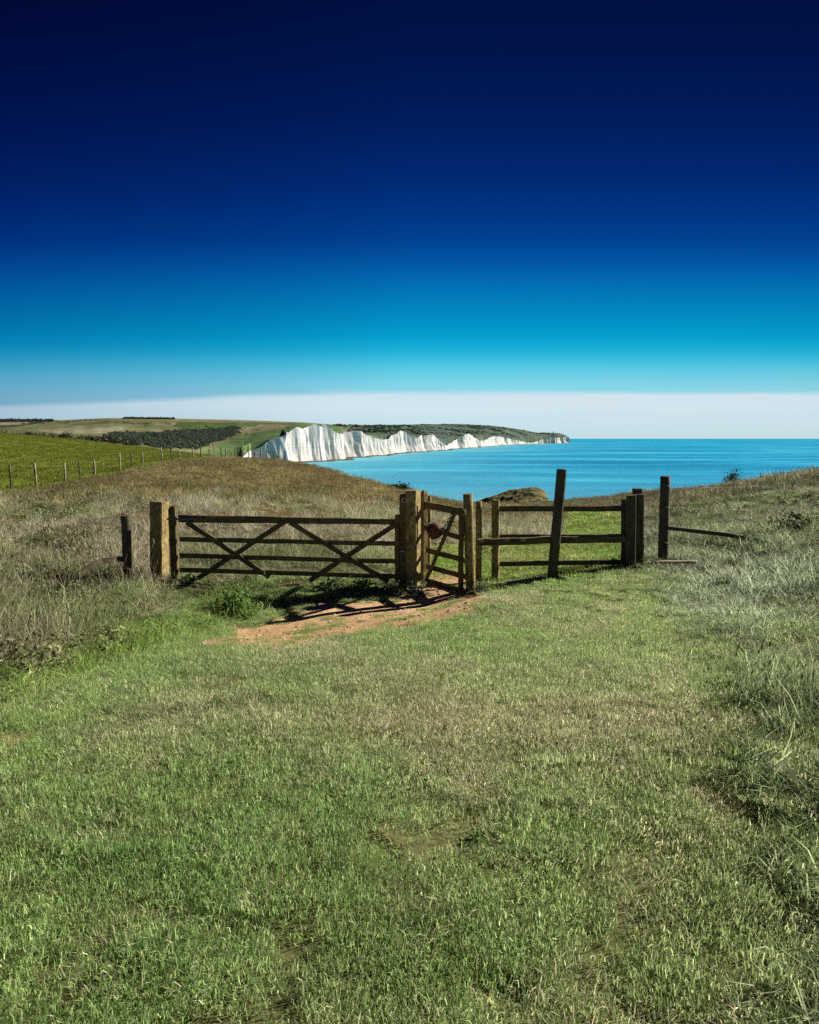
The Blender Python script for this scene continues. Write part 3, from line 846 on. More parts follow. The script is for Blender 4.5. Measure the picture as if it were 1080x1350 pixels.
# front: round latch post, leaning post, right hand post and the long rail across them
a0 = P(621.5, 783, 10.5)
ff = empty('rail_fence', (a0.x, a0.y, hz(a0.x, a0.y)), 'front fence with one long rail across a round, a leaning and a square post', 'fence')
b0 = P(616.8, 651, 10.5)
timber('round_post', (a0.x, a0.y, a0.z - .3), b0, .155, .155, WOOD_POST, ff, round_=True)
a1 = P(728, 764, 10.95); b1 = P(741, 619, 10.95)
dv = (a1 - b1).normalized()
o = timber('leaning_post', a1 + dv * .3, b1, .148, .12, WOOD_OLD, ff, face=FX, bev=.02); tag(o, 'tall post leaning to the right')
a2 = P(832, 746, 11.5); b2 = P(832.5, 653, 11.5)
timber('square_post', (a2.x, a2.y, a2.z - .3), b2, .155, .13, WOOD_OLD, ff, face=FX, bev=.014, yaw=10)
r0 = P(629, 715.5, 10.62); r1 = P(725, 711.8, 11.1); r2 = P(823, 710.8, 11.4)
timber('rail', r0, r1 , .115, .06, WOOD, ff, face=FX, jit=.007, seg=9)
timber('rail', r1 + Vector((.012, .0, .0)), r2, .108, .058, WOOD, ff, face=FX, jit=.007, seg=9)
# rear: three posts and three thin rails
a0 = P(632, 772, 11.35)
bf = empty('post_and_rail_fence', (a0.x, a0.y, hz(a0.x, a0.y)), 'rear fence of three slim posts with thin rails, bright path seen through it', 'fence')
for xc, yt, yb, Y, w in ((631.5, 661, 773, 11.3, .085), (653.5, 659, 772, 11.4, .12), (822.5, 658, 746, 11.75, .085)):
    a = P(xc, yb, Y); b = P(xc, yt, Y)
    timber('fence_post', (a.x, a.y, a.z - .25), b, w, .11, WOOD_POST if xc < 700 else WOOD_OLD, bf, face=FX, bev=.01, yaw=16)
timber('rail', P(659, 670.7, 11.4), P(820, 670.5, 11.75), .095, .035, WOOD, bf, face=FX, seg=10)
timber('rail', P(659, 707.5, 11.4), P(820, 707, 11.75), .075, .035, WOOD_OLD, bf, face=FX, seg=10)
timber('rail', P(659, 743.5, 11.4), P(820, 741, 11.75), .085, .035, WOOD, bf, face=FX, seg=10)
# two loose posts at the right end
GP2 = 'posts at the right end of the fence'
for xc, yt, yb, Y, w, lab in ((844.5, 652, 744, 11.7, .125, 'dark square post close beside the right end of the front rail'),
                             (840.5, 644, 735, 12.4, .16, 'taller post half hidden behind the pair at the right end of the rail')):
    a = P(xc, yb, Y); b = P(xc - .5, yt, Y)
    o = empty('fence_post', (a.x, a.y, hz(a.x, a.y)), lab, 'post', GP2)
    timber('shaft', (a.x, a.y, a.z - .3), b, w, w * .9, WOOD_OLD, o, face=FX, bev=.012, yaw=10)
# tall right post with its broken rail and slack wire
a = P(874.5, 740, 12.0); b = P(877.5, 627.5, 12.0)
br = empty('broken_fence', (a.x, a.y, hz(a.x, a.y)), 'tall dark post with a broken rail slanting down into the grass on the right', 'fence')
timber('fence_post', (a.x, a.y, a.z - .3), b, .19, .17, WOOD_OLD, br, round_=True, w1=.175, d1=.16)
def ground_at(px, py, y0=6.0, y1=60.0):
    for Y_ in np.linspace(y0, y1, 1500):
        p = P(px, py, Y_)
        if hz(p.x, p.y) >= p.z: return p
    return P(px, py, y1)
ge = ground_at(1008, 717, 9)
timber('rail', P(881, 696, 11.85), ge + Vector((0, 0, .03)), .072, .05, WOOD_OLD, br, face=FX, jit=.008, seg=9, bow=.03)
wl = br.location
for (x0, y0, x1, y1) in ((880, 640.5, 1000, 640), (880, 668, 985, 671)):
    q0, q1 = P(x0, y0, 11.9), P(x1, y1, 17.0)
    link('wire', tube_mesh('wire', [p - wl for p in sag(q0, q1, .04, 8)], .0018, 4), IRON, br)
for yy in (640.5, 668.5, 715):
    c = P(876.3 - (yy - 640) * .03, yy, 12.0) - wl
    rp = [c + Vector((.098 * math.cos(q), .092 * math.sin(q), .01 * math.sin(3 * q))) for q in np.linspace(0, 2 * math.pi, 17)]
    link('wire_loop', tube_mesh('wire_loop', rp, .004, 4), IRON, br)
# low plank lying at its foot, and a strip lying by the rear fence
q0, q1 = P(861, 742, 11.55), P(919, 743, 11.2)
pk = empty('plank', (q0.x, q0.y, q0.z), 'pale bleached plank lying level in the grass at the foot of the tall post', 'plank')
timber('board', q0 + Vector((0, 0, .02)), q1 + Vector((0, 0, .03)), .035, .12, WOOD_PALE, pk, face=FX)
q0 = on_ground(648, 10.75, .03); q1 = on_ground(712, 10.9, .035)
pk = empty('batten', q0, 'thin pale batten lying on the turf in front of the rear fence', 'batten')
timber('strip', q0, q1, .022, .04, WOOD_PALE, pk, face=FX)
q0 = on_ground(588, 10.0, .02); q1 = on_ground(616, 10.15, .025)
pk = empty('fallen_stick', q0, 'weathered stick lying on the dirt under the small gate', 'stick')
timber('strip', q0, q1, .03, .03, WOOD_OLD, pk, face=FX, round_=True)

# left short post with fallen rail
a = P(168.5, 760, 11.3); b = P(166, 679.5, 11.3)
lf = empty('broken_fence', (a.x, a.y, hz(a.x, a.y)), 'short weathered post on the left with a fallen rail slumped from its foot', 'fence')
timber('fence_post', (a.x, a.y, a.z - .3), b, .155, .14, WOOD_OLD, lf, round_=True, w1=.165)
timber('rail', P(163, 737, 11.05), P(103, 759, 10.5), .09, .05, WOOD_OLD, lf, face=FX, bow=-.09, jit=.008, seg=9)

# ------------------------------------------------------------------ far wire fence along the pasture
posts = [(15, 647, 36), (48, 643, 38), (86, 634.5, 42.5), (106, 630, 46), (125, 627.5, 48), (159, 622.5, 53), (174, 619, 55), (188, 614, 58), (214, 609.5, 62), (226, 608, 63), (237, 604.5, 65),
         (255, 603, 67), (265, 602.5, 68), (276, 602, 69), (283, 602.5, 69.5), (292, 601.5, 70), (298, 601.5, 70.5), (305, 601.5, 71), (314, 601.5, 71.5), (319, 601.5, 71.7), (328, 601.5, 72), (336, 602, 72.2), (344, 602.5, 72.3), (352, 603, 72.4), (361, 604, 72.4), (368, 605, 72.4)]
hts = [1.18, 1.22, .98, 1.2, 1.0, 1.32, 1.28, .92, 1.1, 1.2, .78, 1.05, .95, .9, 1.55, 1.0, .98, 1.0, 1.02, 1.05, 1.3, 1.0, .95, 1.0, .95, .9]
g0 = on_ground(48, 38)
wf = empty('wire_fence', g0, 'long sagging wire fence of thin posts between the brown rough and the green pasture', 'fence')
tops = []
for i, ((x, y, Y), h) in enumerate(zip(posts, hts)):
    g = on_ground(x, Y); ln = random.uniform(-.05, .05)
    tp = g + Vector((ln, 0, h + .12))
    timber('fence_post', g - Vector((0, 0, .2)), tp, .10 + .03 * (i % 3 == 1), .1, WOOD_FAR if i % 3 else WOOD_OLD, wf, round_=True, seg=3)
    tops.append((g, tp))
pt = wf.location
for fr in (.9, .5):
    pts = []
    for (ga, ta), (gb_, tb) in zip(tops[:-1], tops[1:]):
        pts += sag(ga.lerp(ta, fr), gb_.lerp(tb, fr), .06, 5)[:-1]
    link('wire', tube_mesh('wire', [p - pt for p in pts], .0045, 4), IRON, wf)
cb0 = tops[14][1] - Vector((0, 0, .06)); g13 = tops[14][1] + Vector((-1.15, -.1, -.07))
timber('cross_rail', cb0, g13, .07, .05, WOOD_FAR, wf, face=FX, seg=3)

# ------------------------------------------------------------------ plants that can be told apart
def bush(name, loc, rx, ry, rz, n, size, mats, label, cat, group=None, seed=0, clump=9, stems=6, stem_r=.008, stem_mat=None, spikes=0, aspect=.55):
    o = empty(name, loc, label, cat, group)
    V, Q, C, cen = leaf_cloud(n, rx, ry, rz, size, seed, clump=clump, aspect=aspect)
    me = np_mesh('foliage', V, Q, smooth=False); col_attr(me, 'bv', C); link('foliage', me, mats, o)
    vs = []; qs = []
    pts_all = [(Vector((random.uniform(-.15, .15) * rx, random.uniform(-.15, .15) * ry, -.1)), Vector(c)) for c in cen[:stems]]
    bm = bmesh.new()
    for p0, p1 in pts_all:
        tm = tube_mesh('t', [p0, p0.lerp(p1, .5) + Vector((random.uniform(-.1, .1) * rx, 0, .05 * rz)), p1], stem_r, 5); bm.from_mesh(tm); bpy.data.meshes.remove(tm)
    me = bpy.data.meshes.new('stem'); bm.to_mesh(me); bm.free(); link('stem', me, stem_mat or WOOD_OLD, o)
    return o
LEAF_NETTLE = mat_leaf('nettle_leaf', (.075, .15, .035), (.20, .31, .09), .45)
LEAF_DARK = mat_leaf('thistle_leaf', (.035, .06, .03), (.10, .13, .08), .2)
LEAF_GORSE = mat_leaf('gorse_leaf', (.028, .042, .016), (.07, .08, .034), .15, .08)
LEAF_HEDGE = mat_leaf('hedge_leaf', (.03, .036, .016), (.075, .065, .03), .2)
LEAF_DOCK = mat_leaf('dock_seed', (.16, .05, .02), (.28, .11, .05), .15)
bush('nettle_clump', on_ground(312, 9.55), .36, .3, .36, 900, .065, LEAF_NETTLE, 'rounded green nettle clump at the edge of the dirt patch below the wide gate', 'plant', seed=3, clump=14)
bush('thistle_clump', on_ground(536, 10.55), .42, .2, .26, 650, .07, LEAF_DARK, 'dark thistly clump at the foot of the tall square gate post', 'plant', seed=4, clump=12, aspect=.3)
bush('weed_clump', on_ground(476, 10.85), .45, .2, .2, 480, .06, LEAF_NETTLE, 'low green weeds in the shade under the latch end of the wide gate', 'plant', seed=5, clump=14)
bush('weed_clump', on_ground(430, 10.9), .3, .2, .2, 300, .055, LEAF_DARK, 'small dark weed under the middle of the wide gate', 'plant', seed=15, clump=8)
bush('weed_clump', on_ground(632, 10.2), .24, .16, .18, 330, .045, LEAF_DARK, 'grey green weeds around the foot of the round latch post', 'plant', seed=6, clump=8, aspect=.3)
bush('weed_clump', on_ground(250, 11.2), .3, .18, .16, 300, .055, LEAF_NETTLE, 'green weeds at the foot of the hinge stile', 'plant', seed=16, clump=8)
bush('gorse_bush', on_ground(968, 40, .05), .72, .6, .85, 1100, .12, LEAF_GORSE, 'dark spiky bush alone on the skyline of the right hill', 'bush', seed=7, clump=14, aspect=.25, stem_r=.02)
bush('gorse_bush', on_ground(529, 51.5, -.3), 1.45, .9, .85, 1700, .15, LEAF_GORSE, 'dark rounded bush on the mound edge just left of the tall gate post', 'bush', seed=8, clump=16, stem_r=.02)
bush('bramble_bush', on_ground(1062, 12.6, -.05), .8, .5, .35, 1100, .06, LEAF_GORSE, 'low dark bramble on the right bank at the edge of view', 'bush', seed=9, clump=16)
bush('bramble_bush', on_ground(1010, 11.9, -.05), .45, .35, .2, 500, .06, LEAF_NETTLE, 'low green bramble just beyond the end of the broken rail', 'bush', seed=19, clump=10)
d_ = on_ground(165, 12.4)
dk = empty('dock_plant', d_, 'red brown dock seed head rising just behind the short left post', 'plant')
V, Q, C, cen = leaf_cloud(160, .05, .05, .28, .03, 21, clump=8)
me = np_mesh('seed_head', V + np.array([0, 0, .98]), Q, smooth=False); col_attr(me, 'bv', C); link('seed_head', me, LEAF_DOCK, dk)
link('stem', tube_mesh('stem', [(0, 0, -.05), (.02, 0, .6), (0, 0, 1.2)], .006, 5), WOOD_OLD, dk)
# hedge bushes along the far edge of the pasture
hedge = [(6, 225, 3.0, 2.2), (26, 228, 3.6, 2.6), (40, 226, 3.0, 1.9), (52, 224, 3.2, 2.2), (66, 222, 4.2, 2.9), (86, 224, 3.4, 2.3), (100, 226, 4.2, 2.5), (113, 224, 3.4, 2.1), (126, 220, 3.8, 2.0), (141, 216, 3.6, 1.9), (156, 212, 3.6, 1.8), (172, 208, 3.6, 1.8)]
hl = ['dark rounded hedge bush at the left end of the pasture edge', 'tall dark hedge bush second from the left along the pasture edge', 'small hedge bush left of the hedge dip on the pasture edge', 'mid sized hedge bush just left of the biggest one on the pasture edge',
      'biggest dark hedge bush of the pasture edge', 'hedge bush at the start of the low dark run of hedge', 'broad hedge bush in the low dark run of hedge', 'narrow hedge bush in the middle of the low hedge run', 'low hedge bush where the hedge starts to thin out',
      'low hedge bush third from the right end of the hedge', 'low hedge bush second from the right end of the hedge', 'low hedge bush at the right end of the hedge above the pasture']
ytop = np.interp([h[0] for h in hedge], [0, 26, 40, 66, 100, 140, 172], [565, 566, 568.5, 567.5, 570.5, 573.5, 578])
for i, ((x, Y, rx, rz), lab) in enumerate(zip(hedge, hl)):
    tp = P(x, ytop[i], Y)
    bush('hedge_bush', (tp.x, tp.y, tp.z - rz * 1.12), rx, 2.0, rz, 620, .5, LEAF_HEDGE, lab, 'bush', 'hedge bushes along the far edge of the pasture', seed=40 + i, clump=15, stem_r=.06)
tag(COL.objects['hedge_bush'], None)

# ------------------------------------------------------------------ headland knoll in the middle distance
hx = np.linspace(-16, 15, 130); hy = np.linspace(-22, 30, 90)
HX, HY = np.meshgrid(hx, hy)
KY = 150.0; kc = P(690, 641, KY)
top_y = np.interp(HX / KY * F * CP + 540 + kc.x / KY * F * CP, [560, 600, 625, 640, 660, 680, 698, 708, 715, 717.5, 719, 724], [682, 668, 661, 656, 649.5, 643.5, 640, 641, 643.5, 650, 657, 674])
ztop = EYE - (np.array([drop(v, KY) for v in top_y.ravel()]).reshape(top_y.shape))
fall = np.abs(np.minimum(HY, 0)) * .22 + np.maximum(HY, 0) * .9
KZ = ztop - fall + (fbm(HX * .35, HY * .35, 4) - .5) * 1.0 + (fbm(HX * 1.3, HY * 1.3, 3) - .5) * .5
# a slumped chalk and clay face on the seaward side
KZ = KZ - 1.2 * sstep(-1, 4, (kc.x + HX - (kc.x + 2)) - HY * .1) * sstep(-3, -10, HY)
me = np_mesh('headland', np.stack([HX + kc.x, HY + KY, KZ], -1).reshape(-1, 3), grid_quads(*HX.shape))
sl = np.gradient(KZ, axis=1)
n1 = fbm(HX * .4, HY * .4, 4)[..., None]
kcol = np.array([.15, .135, .055]) + (n1 - .5) * np.array([.2, .18, .07])
kcol = np.where((np.abs(sl) > .8)[..., None], np.array([.24, .19, .12]), kcol)
kcol = np.where(((fbm(HX * .5 + 5, HY * .9, 3) > .58) & (HY < -2))[..., None], np.array([.03, .033, .014]), kcol)
col_attr(me, 'col', np.clip(kcol, .01, .8).reshape(-1, 3))
tag(link('headland', me, mat_ground('headland_turf', (.6, 3.0), .3)), kind='structure')

# ------------------------------------------------------------------ sea
seg_y = np.concatenate([np.linspace(-400, 5900, 130), np.exp(np.linspace(math.log(6100), math.log(90000), 40))])
seg_x = np.linspace(-1, 1, 160)
SXg = (np.abs(seg_y)[:, None] * 1.2 + 1200) * seg_x[None]; SYg = np.repeat(seg_y[:, None], 160, 1)
me = np_mesh('sea', np.stack([SXg, SYg, np.zeros_like(SXg)], -1).reshape(-1, 3), grid_quads(*SXg.shape))
m, nt, out = new_mat('sea_water')
geo = N(nt, 'ShaderNodeNewGeometry')
mp = N(nt, 'ShaderNodeMapping'); mp.inputs['Scale'].default_value = (.0011, .0042, .001); mp.inputs['Rotation'].default_value = (0, 0, R(-8)); L(nt, geo.outputs['Position'], mp.inputs['Vector'])
st = noise_tex(nt, mp.outputs[0], 1.6, 8, .6, .6)
mp2 = N(nt, 'ShaderNodeMapping'); mp2.inputs['Scale'].default_value = (.02, .06, .02); L(nt, geo.outputs['Position'], mp2.inputs['Vector'])
rp = noise_tex(nt, mp2.outputs[0], 1.0, 10, .75, .3)
cr = ramp(nt, st.outputs['Fac'], [(.3, (.0, .15, .33)), (.46, (.003, .235, .46)), (.56, (.02, .34, .57)), (.66, (.10, .47, .65))])
rr_ = ramp(nt, rp.outputs['Fac'], [(.3, (.66, .74, .8)), (.7, (1.35, 1.26, 1.2))])
sh_ = N(nt, 'ShaderNodeAttribute', attribute_name='shoal'); sps = N(nt, 'ShaderNodeSeparateColor'); L(nt, sh_.outputs['Color'], sps.inputs[0])
cc = mixc(nt, 1.0, cr.outputs[0], rr_.outputs[0], 'MULTIPLY')
cc = mixc(nt, sps.outputs[0], cc, (.16, .44, .53))
b = N(nt, 'ShaderNodeBsdfPrincipled'); setin(b, Roughness=.6, IOR=1.33); b.inputs['Specular IOR Level'].default_value = .02; b.inputs['Specular Tint'].default_value = (.35, .75, 1, 1)
L(nt, cc, b.inputs['Base Color'])
hsum = math_n(nt, 'ADD', rp.outputs['Fac'], math_n(nt, 'MULTIPLY', st.outputs['Fac'], .3))
L(nt, bump(nt, hsum, 1.0, 1.6), b.inputs['Normal']); L(nt, b.outputs[0], out.inputs[0])
sea_obj = tag(link('sea', me, m), kind='structure')

# ------------------------------------------------------------------ far chalk cliffs and downs
BX = [322, 440, 480, 505, 540, 585, 600, 620, 650, 690, 747]
BYv = [613, 606, 602, 599, 596, 593, 591.5, 590, 587.4, 585.2, 584.4]
TX = [318, 335, 345, 350, 358, 365, 372, 380, 388, 396, 404, 411, 417, 424, 432, 440, 446, 450, 455, 460, 468, 476, 485, 495, 502, 507, 511, 516, 523, 530, 537, 544, 549, 554, 560, 566, 573, 579, 583, 588, 593, 600, 608, 615, 621, 626, 631, 637, 643, 650, 657, 668, 680, 688, 694, 700, 706, 710, 716, 724, 735, 745, 747]
TY = [606, 590, 586.5, 584, 578, 575.5, 574, 570, 567, 564, 562, 561, 559, 560.5, 562, 565.5, 570, 573.5, 571.5, 569.5, 568.3, 569, 572.5, 576.5, 579.5, 581, 578.5, 574, 570, 568.8, 571, 575, 579, 575, 572.3, 572.4, 574.5, 579, 585, 587, 585, 579.5, 576, 572, 574, 577.5, 580.5, 581.5, 577.5, 575, 575.6, 577.6, 580, 582, 583.6, 583.5, 582, 580.3, 578.3, 577.2, 576.6, 576.2, 577]
KX = [-500, -250, 0, 40, 90, 150, 230, 320, 400, 440, 480, 540, 600, 640, 665, 690, 705, 720, 735, 743, 747]
KYv = [556, 555, 553.5, 553.5, 554, 551.5, 552, 554, 557, 560, 560.5, 560, 559, 561, 563.5, 567.3, 570.5, 570.3, 571, 573.5, 576.3]
KD = np.interp
pc = np.concatenate([np.linspace(-500, 300, 230)[:-1], np.linspace(300, 747, 1500)])
nC = len(pc)
by = np.interp(pc, BX, BYv); Dc = (EYE * F) / np.maximum(by - 578.0, 1)
ty = np.interp(pc, TX, TY)
ty = np.convolve(np.pad(ty, 3, 'edge'), np.ones(7) / 7, 'valid')
ux = (pc - CX) / F / CP
cX, cY = ux * Dc, Dc.copy()
ztop_c = EYE - Dc * (ty - 578) / F
# arc length and seaward normal
isC = pc >= 318
s_arc = np.cumsum(np.hypot(np.diff(cX, prepend=cX[0]), np.diff(cY, prepend=cY[0])))
tx_, ty_ = np.gradient(cX), np.gradient(cY); tl = np.hypot(tx_, ty_) + 1e-9
nx_, ny_ = ty_ / tl, -tx_ / tl
nx_ = np.convolve(np.pad(nx_, 20, 'edge'), np.ones(41) / 41, 'valid'); ny_ = np.convolve(np.pad(ny_, 20, 'edge'), np.ones(41) / 41, 'valid')
def lnoise(s_, o):
    a_ = np.floor(s_).astype(int); f_ = s_ - a_; k_ = (np.asarray(o) * 7).astype(int) & 255
    return _T[a_ & 255, k_] * (1 - f_) + _T[(a_ + 1) & 255, k_] * f_
def ridged(s, o): return 1 - np.abs(2 * lnoise(s, o) - 1)
z0 = np.zeros(nC)
rows = 30
CV = []; CC = []
hgt = np.maximum(ztop_c - 0.5, .5)
for r_ in range(rows):
    t = r_ / (rows - 1)                       # 0 base .. 1 top
    big = 42 * ridged(s_arc / 150, z0 + 3.3) + 54 * ridged(s_arc / 62, z0 + 9.1) + 8 * ridged(s_arc / 21, z0 + 1.7)
    fine = 6.0 * (fbm(s_arc / 11, z0 + t * 1.2 + 2, 3) - .5) + 2.5 * (vnoise(s_arc / 4.5, z0 + t * 3 + 60) - .5)
    butt = (1 - t) ** 2.6 * (4 + 26 * np.clip(ridged(s_arc / 48, z0 + 20.5) - .45, 0, 1))
    a = np.clip(hgt / 25, 0.05, 1) * sstep(316, 350, pc)
    d = (big * .62 + fine * math.sin(math.pi * min(1, t * 1.0 + .02)) ** .5 + butt) * a
    d = d - 38 * a
    dx_, dy_ = cX + nx_ * d, cY + ny_ * d
    dt = (big * .62 - 38) * a
    ex, ey = cX + nx_ * dt, cY + ny_ * dt
    pe = CX + F * CP * ex / ey
    ht = np.maximum(EYE - ey * (np.interp(pe, TX, TY) - 578) / F - .5, .5)
    ht = np.convolve(np.pad(ht, 2, 'edge'), np.ones(5) / 5, 'valid') + 7.0 * a * (lnoise(s_arc / 15, z0 + 5) - .5) + 2 * a * (lnoise(s_arc / 5, z0 + 8) - .5)
    z = .4 + ht * t
    CV.append(np.stack([dx_, dy_, z], 1))
CV = np.array(CV)                              # rows, columns, xyz
i0 = int(np.argmax(isC))
sub = CV[:, i0:]
me = np_mesh('cliffs', sub.reshape(-1, 3), grid_quads(rows, nC - i0)[:, ::-1], smooth=False)
m, nt, out = new_mat('chalk')
geo = N(nt, 'ShaderNodeNewGeometry')
mp = N(nt, 'ShaderNodeMapping'); mp.inputs['Scale'].default_value = (.16, .16, .014); L(nt, geo.outputs['Position'], mp.inputs['Vector'])
v1 = noise_tex(nt, mp.outputs[0], 1.0, 8, .7, .3)
mp2 = N(nt, 'ShaderNodeMapping'); mp2.inputs['Scale'].default_value = (.006, .006, .35); L(nt, geo.outputs['Position'], mp2.inputs['Vector'])
v2 = noise_tex(nt, mp2.outputs[0], 1.0, 4, .6)
c1 = ramp(nt, v1.outputs['Fac'], [(.28, (.11, .11, .10)), (.34, (.30, .30, .28)), (.40, (.50, .495, .475)), (.62, (.57, .57, .55))])
c2 = ramp(nt, v2.outputs['Fac'], [(.35, (.86, .85, .82)), (.5, (1, 1, 1))])
cc = mixc(nt, 1.0, c1.outputs[0], c2.outputs[0], 'MULTIPLY')
b = N(nt, 'ShaderNodeBsdfPrincipled'); setin(b, Roughness=.95); b.inputs['Specular IOR Level'].default_value = .1
L(nt, cc, b.inputs['Base Color']); L(nt, bump(nt, v1.outputs['Fac'], .6, 3.0), b.inputs['Normal']); L(nt, b.outputs[0], out.inputs[0])
tag(link('cliffs', me, m), kind='structure')
# shoal water along the coast: chalk-clouded and paler
cl_ = np.stack([cX[i0::12], cY[i0::12]], 1)
cl_ = np.concatenate([cl_, [[-200, 900], [-150, 700], [-60, 420], [20, 260]]])
sv_ = np.empty(len(sea_obj.data.vertices) * 3, np.float32); sea_obj.data.vertices.foreach_get('co', sv_); sv_ = sv_.reshape(-1, 3)
dsh = np.min(np.hypot(sv_[:, None, 0] - cl_[None, :, 0], sv_[:, None, 1] - cl_[None, :, 1]), 1)
shoal = np.clip(.75 * np.exp(-dsh / 150) + .22 * np.exp(-dsh / 500), 0, 1) * (.6 + .8 * fbm(sv_[:, 0] / 300, sv_[:, 1] / 700, 3))
col_attr(sea_obj.data, 'shoal', np.repeat(np.clip(shoal, 0, .85)[:, None], 3, 1))
# shingle and wave cut platform at the foot
bo = np.stack([CV[0, i0:, 0] - nx_[i0:] * 6, CV[0, i0:, 1] - ny_[i0:] * 6, np.full(nC - i0, 2.2)], 1)
wob = 14 + 16 * fbm(s_arc[i0:] / 60, z0[i0:] + 4, 3)
bi = np.stack([CV[0, i0:, 0] + nx_[i0:] * wob, CV[0, i0:, 1] + ny_[i0:] * wob, np.full(nC - i0, -.4)], 1)
me = np_mesh('beach', np.concatenate([bo, bi]), grid_quads(2, nC - i0))
col_attr(me, 'col', np.tile([.07, .065, .055], (2 * (nC - i0), 1)))
tag(link('beach', me, mat_ground('shingle', (.05, .4), .3)), kind='structure')

# the downs: from the cliff edge (or the valley floor on the left) up to the skyline
sky = np.interp(pc, KX, KYv)
Dh = np.interp(pc, [-500, 0, 90, 150, 320, 400, 480, 600, 747], [2900, 2900, 2500, 2100, 2150, 2300, 3200, 5600, 5750])
tX, tY, tZ = CV[-1, :, 0].copy(), CV[-1, :, 1].copy(), CV[-1, :, 2].copy()
wL = sstep(318, 40, pc)
D0 = tY * (1 - wL) + 380 * wL
Z0 = tZ * (1 - wL) + 1.0 * wL
X0 = np.where(wL > 0, ux * D0, tX)
Dh = np.maximum(Dh, D0 * 1.06)
nr = 46; HV = []; HC = []
y0row = 578 + (EYE - Z0) / D0 * F
ysm = np.minimum(593, 0 + np.convolve(np.pad(np.minimum(y0row, 593), 130, 'edge'), np.ones(261) / 261, 'valid'))
for r_ in range(nr + 2):
    f = r_ / (nr - 1)
    if r_ < nr:
        D = D0 * (Dh / D0) ** f
        e = f * (2 - f) * .35 + f * .65
        wf_ = sstep(0, .045, f); yb_ = y0row * (1 - wf_) + ysm * wf_
        yy = yb_ + (sky - yb_) * e
        hum = (fbm(pc / 26 + 3, D / 420, 4) - .5) * math.sin(math.pi * min(f, 1)) * 4.5
        Zr = EYE - D * (yy + hum * sstep(0, .1, f) - 578) / F
        Xr = X0 * (1 - f) + ux * Dh * f if False else ux * D + (X0 - ux * D0) * (1 - f)
        Yr = D
    else:
        D = Dh * (1.1 + .5 * (r_ - nr)); Xr, Yr = ux * D, D
        Zr = HV[nr - 1][:, 2] * (.9 - .4 * (r_ - nr)) - 5
        yy = sky
    HV.append(np.stack([Xr, Yr, Zr], 1))
    # colours of fields and scrub
    q = np.stack([pc, 578 + (EYE - Zr) / Yr * F], 1)
    HC.append(q)
HV = np.array(HV); HQ = np.array(HC)
qx, qy = HQ[..., 0], HQ[..., 1]
wx, wy = HV[..., 0], HV[..., 1]
nA = fbm(wx / 170, wy / 170, 4)[..., None]; nB = fbm(wx / 45 + 9, wy / 45, 4)[..., None]
hc = np.array([.125, .135, .06]) + (nA - .5) * np.array([.12, .10, .05])
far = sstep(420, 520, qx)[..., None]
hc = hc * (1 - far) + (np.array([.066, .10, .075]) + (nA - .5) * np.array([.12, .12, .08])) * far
def paint(poly, c, amt=1.0, na=.06):
    global hc
    mk = in_poly(qx + (nB[..., 0] - .5) * 8, qy + (nB[..., 0] - .5) * 2.0, poly)[..., None] * amt
    hc = hc * (1 - mk) + (np.array(c) + (nA - .5) * na) * mk
paint([(60, 566), (110, 563), (170, 564), (165, 571), (90, 572), (60, 570)], (.20, .19, .12))
paint([(225, 551), (420, 556), (420, 559), (330, 557), (232, 556)], (.17, .15, .085))
paint([(232, 556), (330, 557), (400, 559), (330, 563), (235, 566)], (.065, .105, .03))
paint([(318, 566), (345, 559.5), (385, 560), (370, 566), (330, 571), (310, 570)], (.19, .165, .10))
paint([(255, 603), (300, 584), (335, 571), (372, 565), (398, 557), (440, 556), (450, 575), (330, 606)], (.085, .145, .05), 1, .05)
paint([(-500, 555), (0, 554), (75, 554), (40, 562), (-40, 566), (-500, 566)], (.035, .05, .025))
paint([(0, 558), (45, 556), (40, 559), (10, 561)], (.24, .21, .13))
paint([(231.5, 557), (233, 557), (239.5, 566), (237.5, 566)], (.26, .24, .17))
me = np_mesh('hills', HV.reshape(-1, 3), grid_quads(nr + 2, nC))
col_attr(me, 'col', np.clip(hc, .01, .8).reshape(-1, 3))
tag(link('hills', me, mat_ground('downland', (.006, .03, .12), 2.0, (.6, 1.35))), kind='structure')

# scrub and woods: leafy crowns standing on the downs
def hill_points(sel, n, seed):
    r = np.random.default_rng(seed)
    idx = np.argwhere(sel[:nr, :])
    # weight by plan area of the cell
    rr, cc2 = idx[:, 0], idx[:, 1]
    c2 = np.minimum(cc2 + 1, nC - 1); r2 = np.minimum(rr + 1, nr - 1)
    e1 = HV[r2, cc2] - HV[rr, cc2]; e2 = HV[rr, c2] - HV[rr, cc2]
    ar = np.abs(e1[:, 0] * e2[:, 1] - e1[:, 1] * e2[:, 0]) + 1e-6
    k = r.choice(len(idx), n, p=ar / ar.sum())
    a, b_ = r.random(n)[:, None], r.random(n)[:, None]
    return HV[rr[k], cc2[k]] + e1[k] * a + e2[k] * b_
crown_c = bpy.data.collections.new('scrub_crown')
for i in range(3):
    V, Q, C, cen = leaf_cloud(150, 1, 1, 1, .42, 300 + i, clump=9)
    me = np_mesh('scrub_crown_%d' % i, V, Q, smooth=False); col_attr(me, 'bv', C); me.materials.append(BLADE_SOFT)
    crown_c.objects.link(bpy.data.objects.new('scrub_crown_%d' % i, me))
def woods(name, pts, smin, smax, ca, cb, label, zs=.8):
    n = len(pts); o = scatter(name, crown_c, 3, pts - np.array([0, 0, .8]), smin + (smax - smin) * RNG.random(n) ** 1.5, jitter(np.tile(ca, (n, 1)), n, .2), jitter(np.tile(cb, (n, 1)), n, .2), zs=zs, tilt=.05, label=label)
    o['category'] = 'woodland'; return o
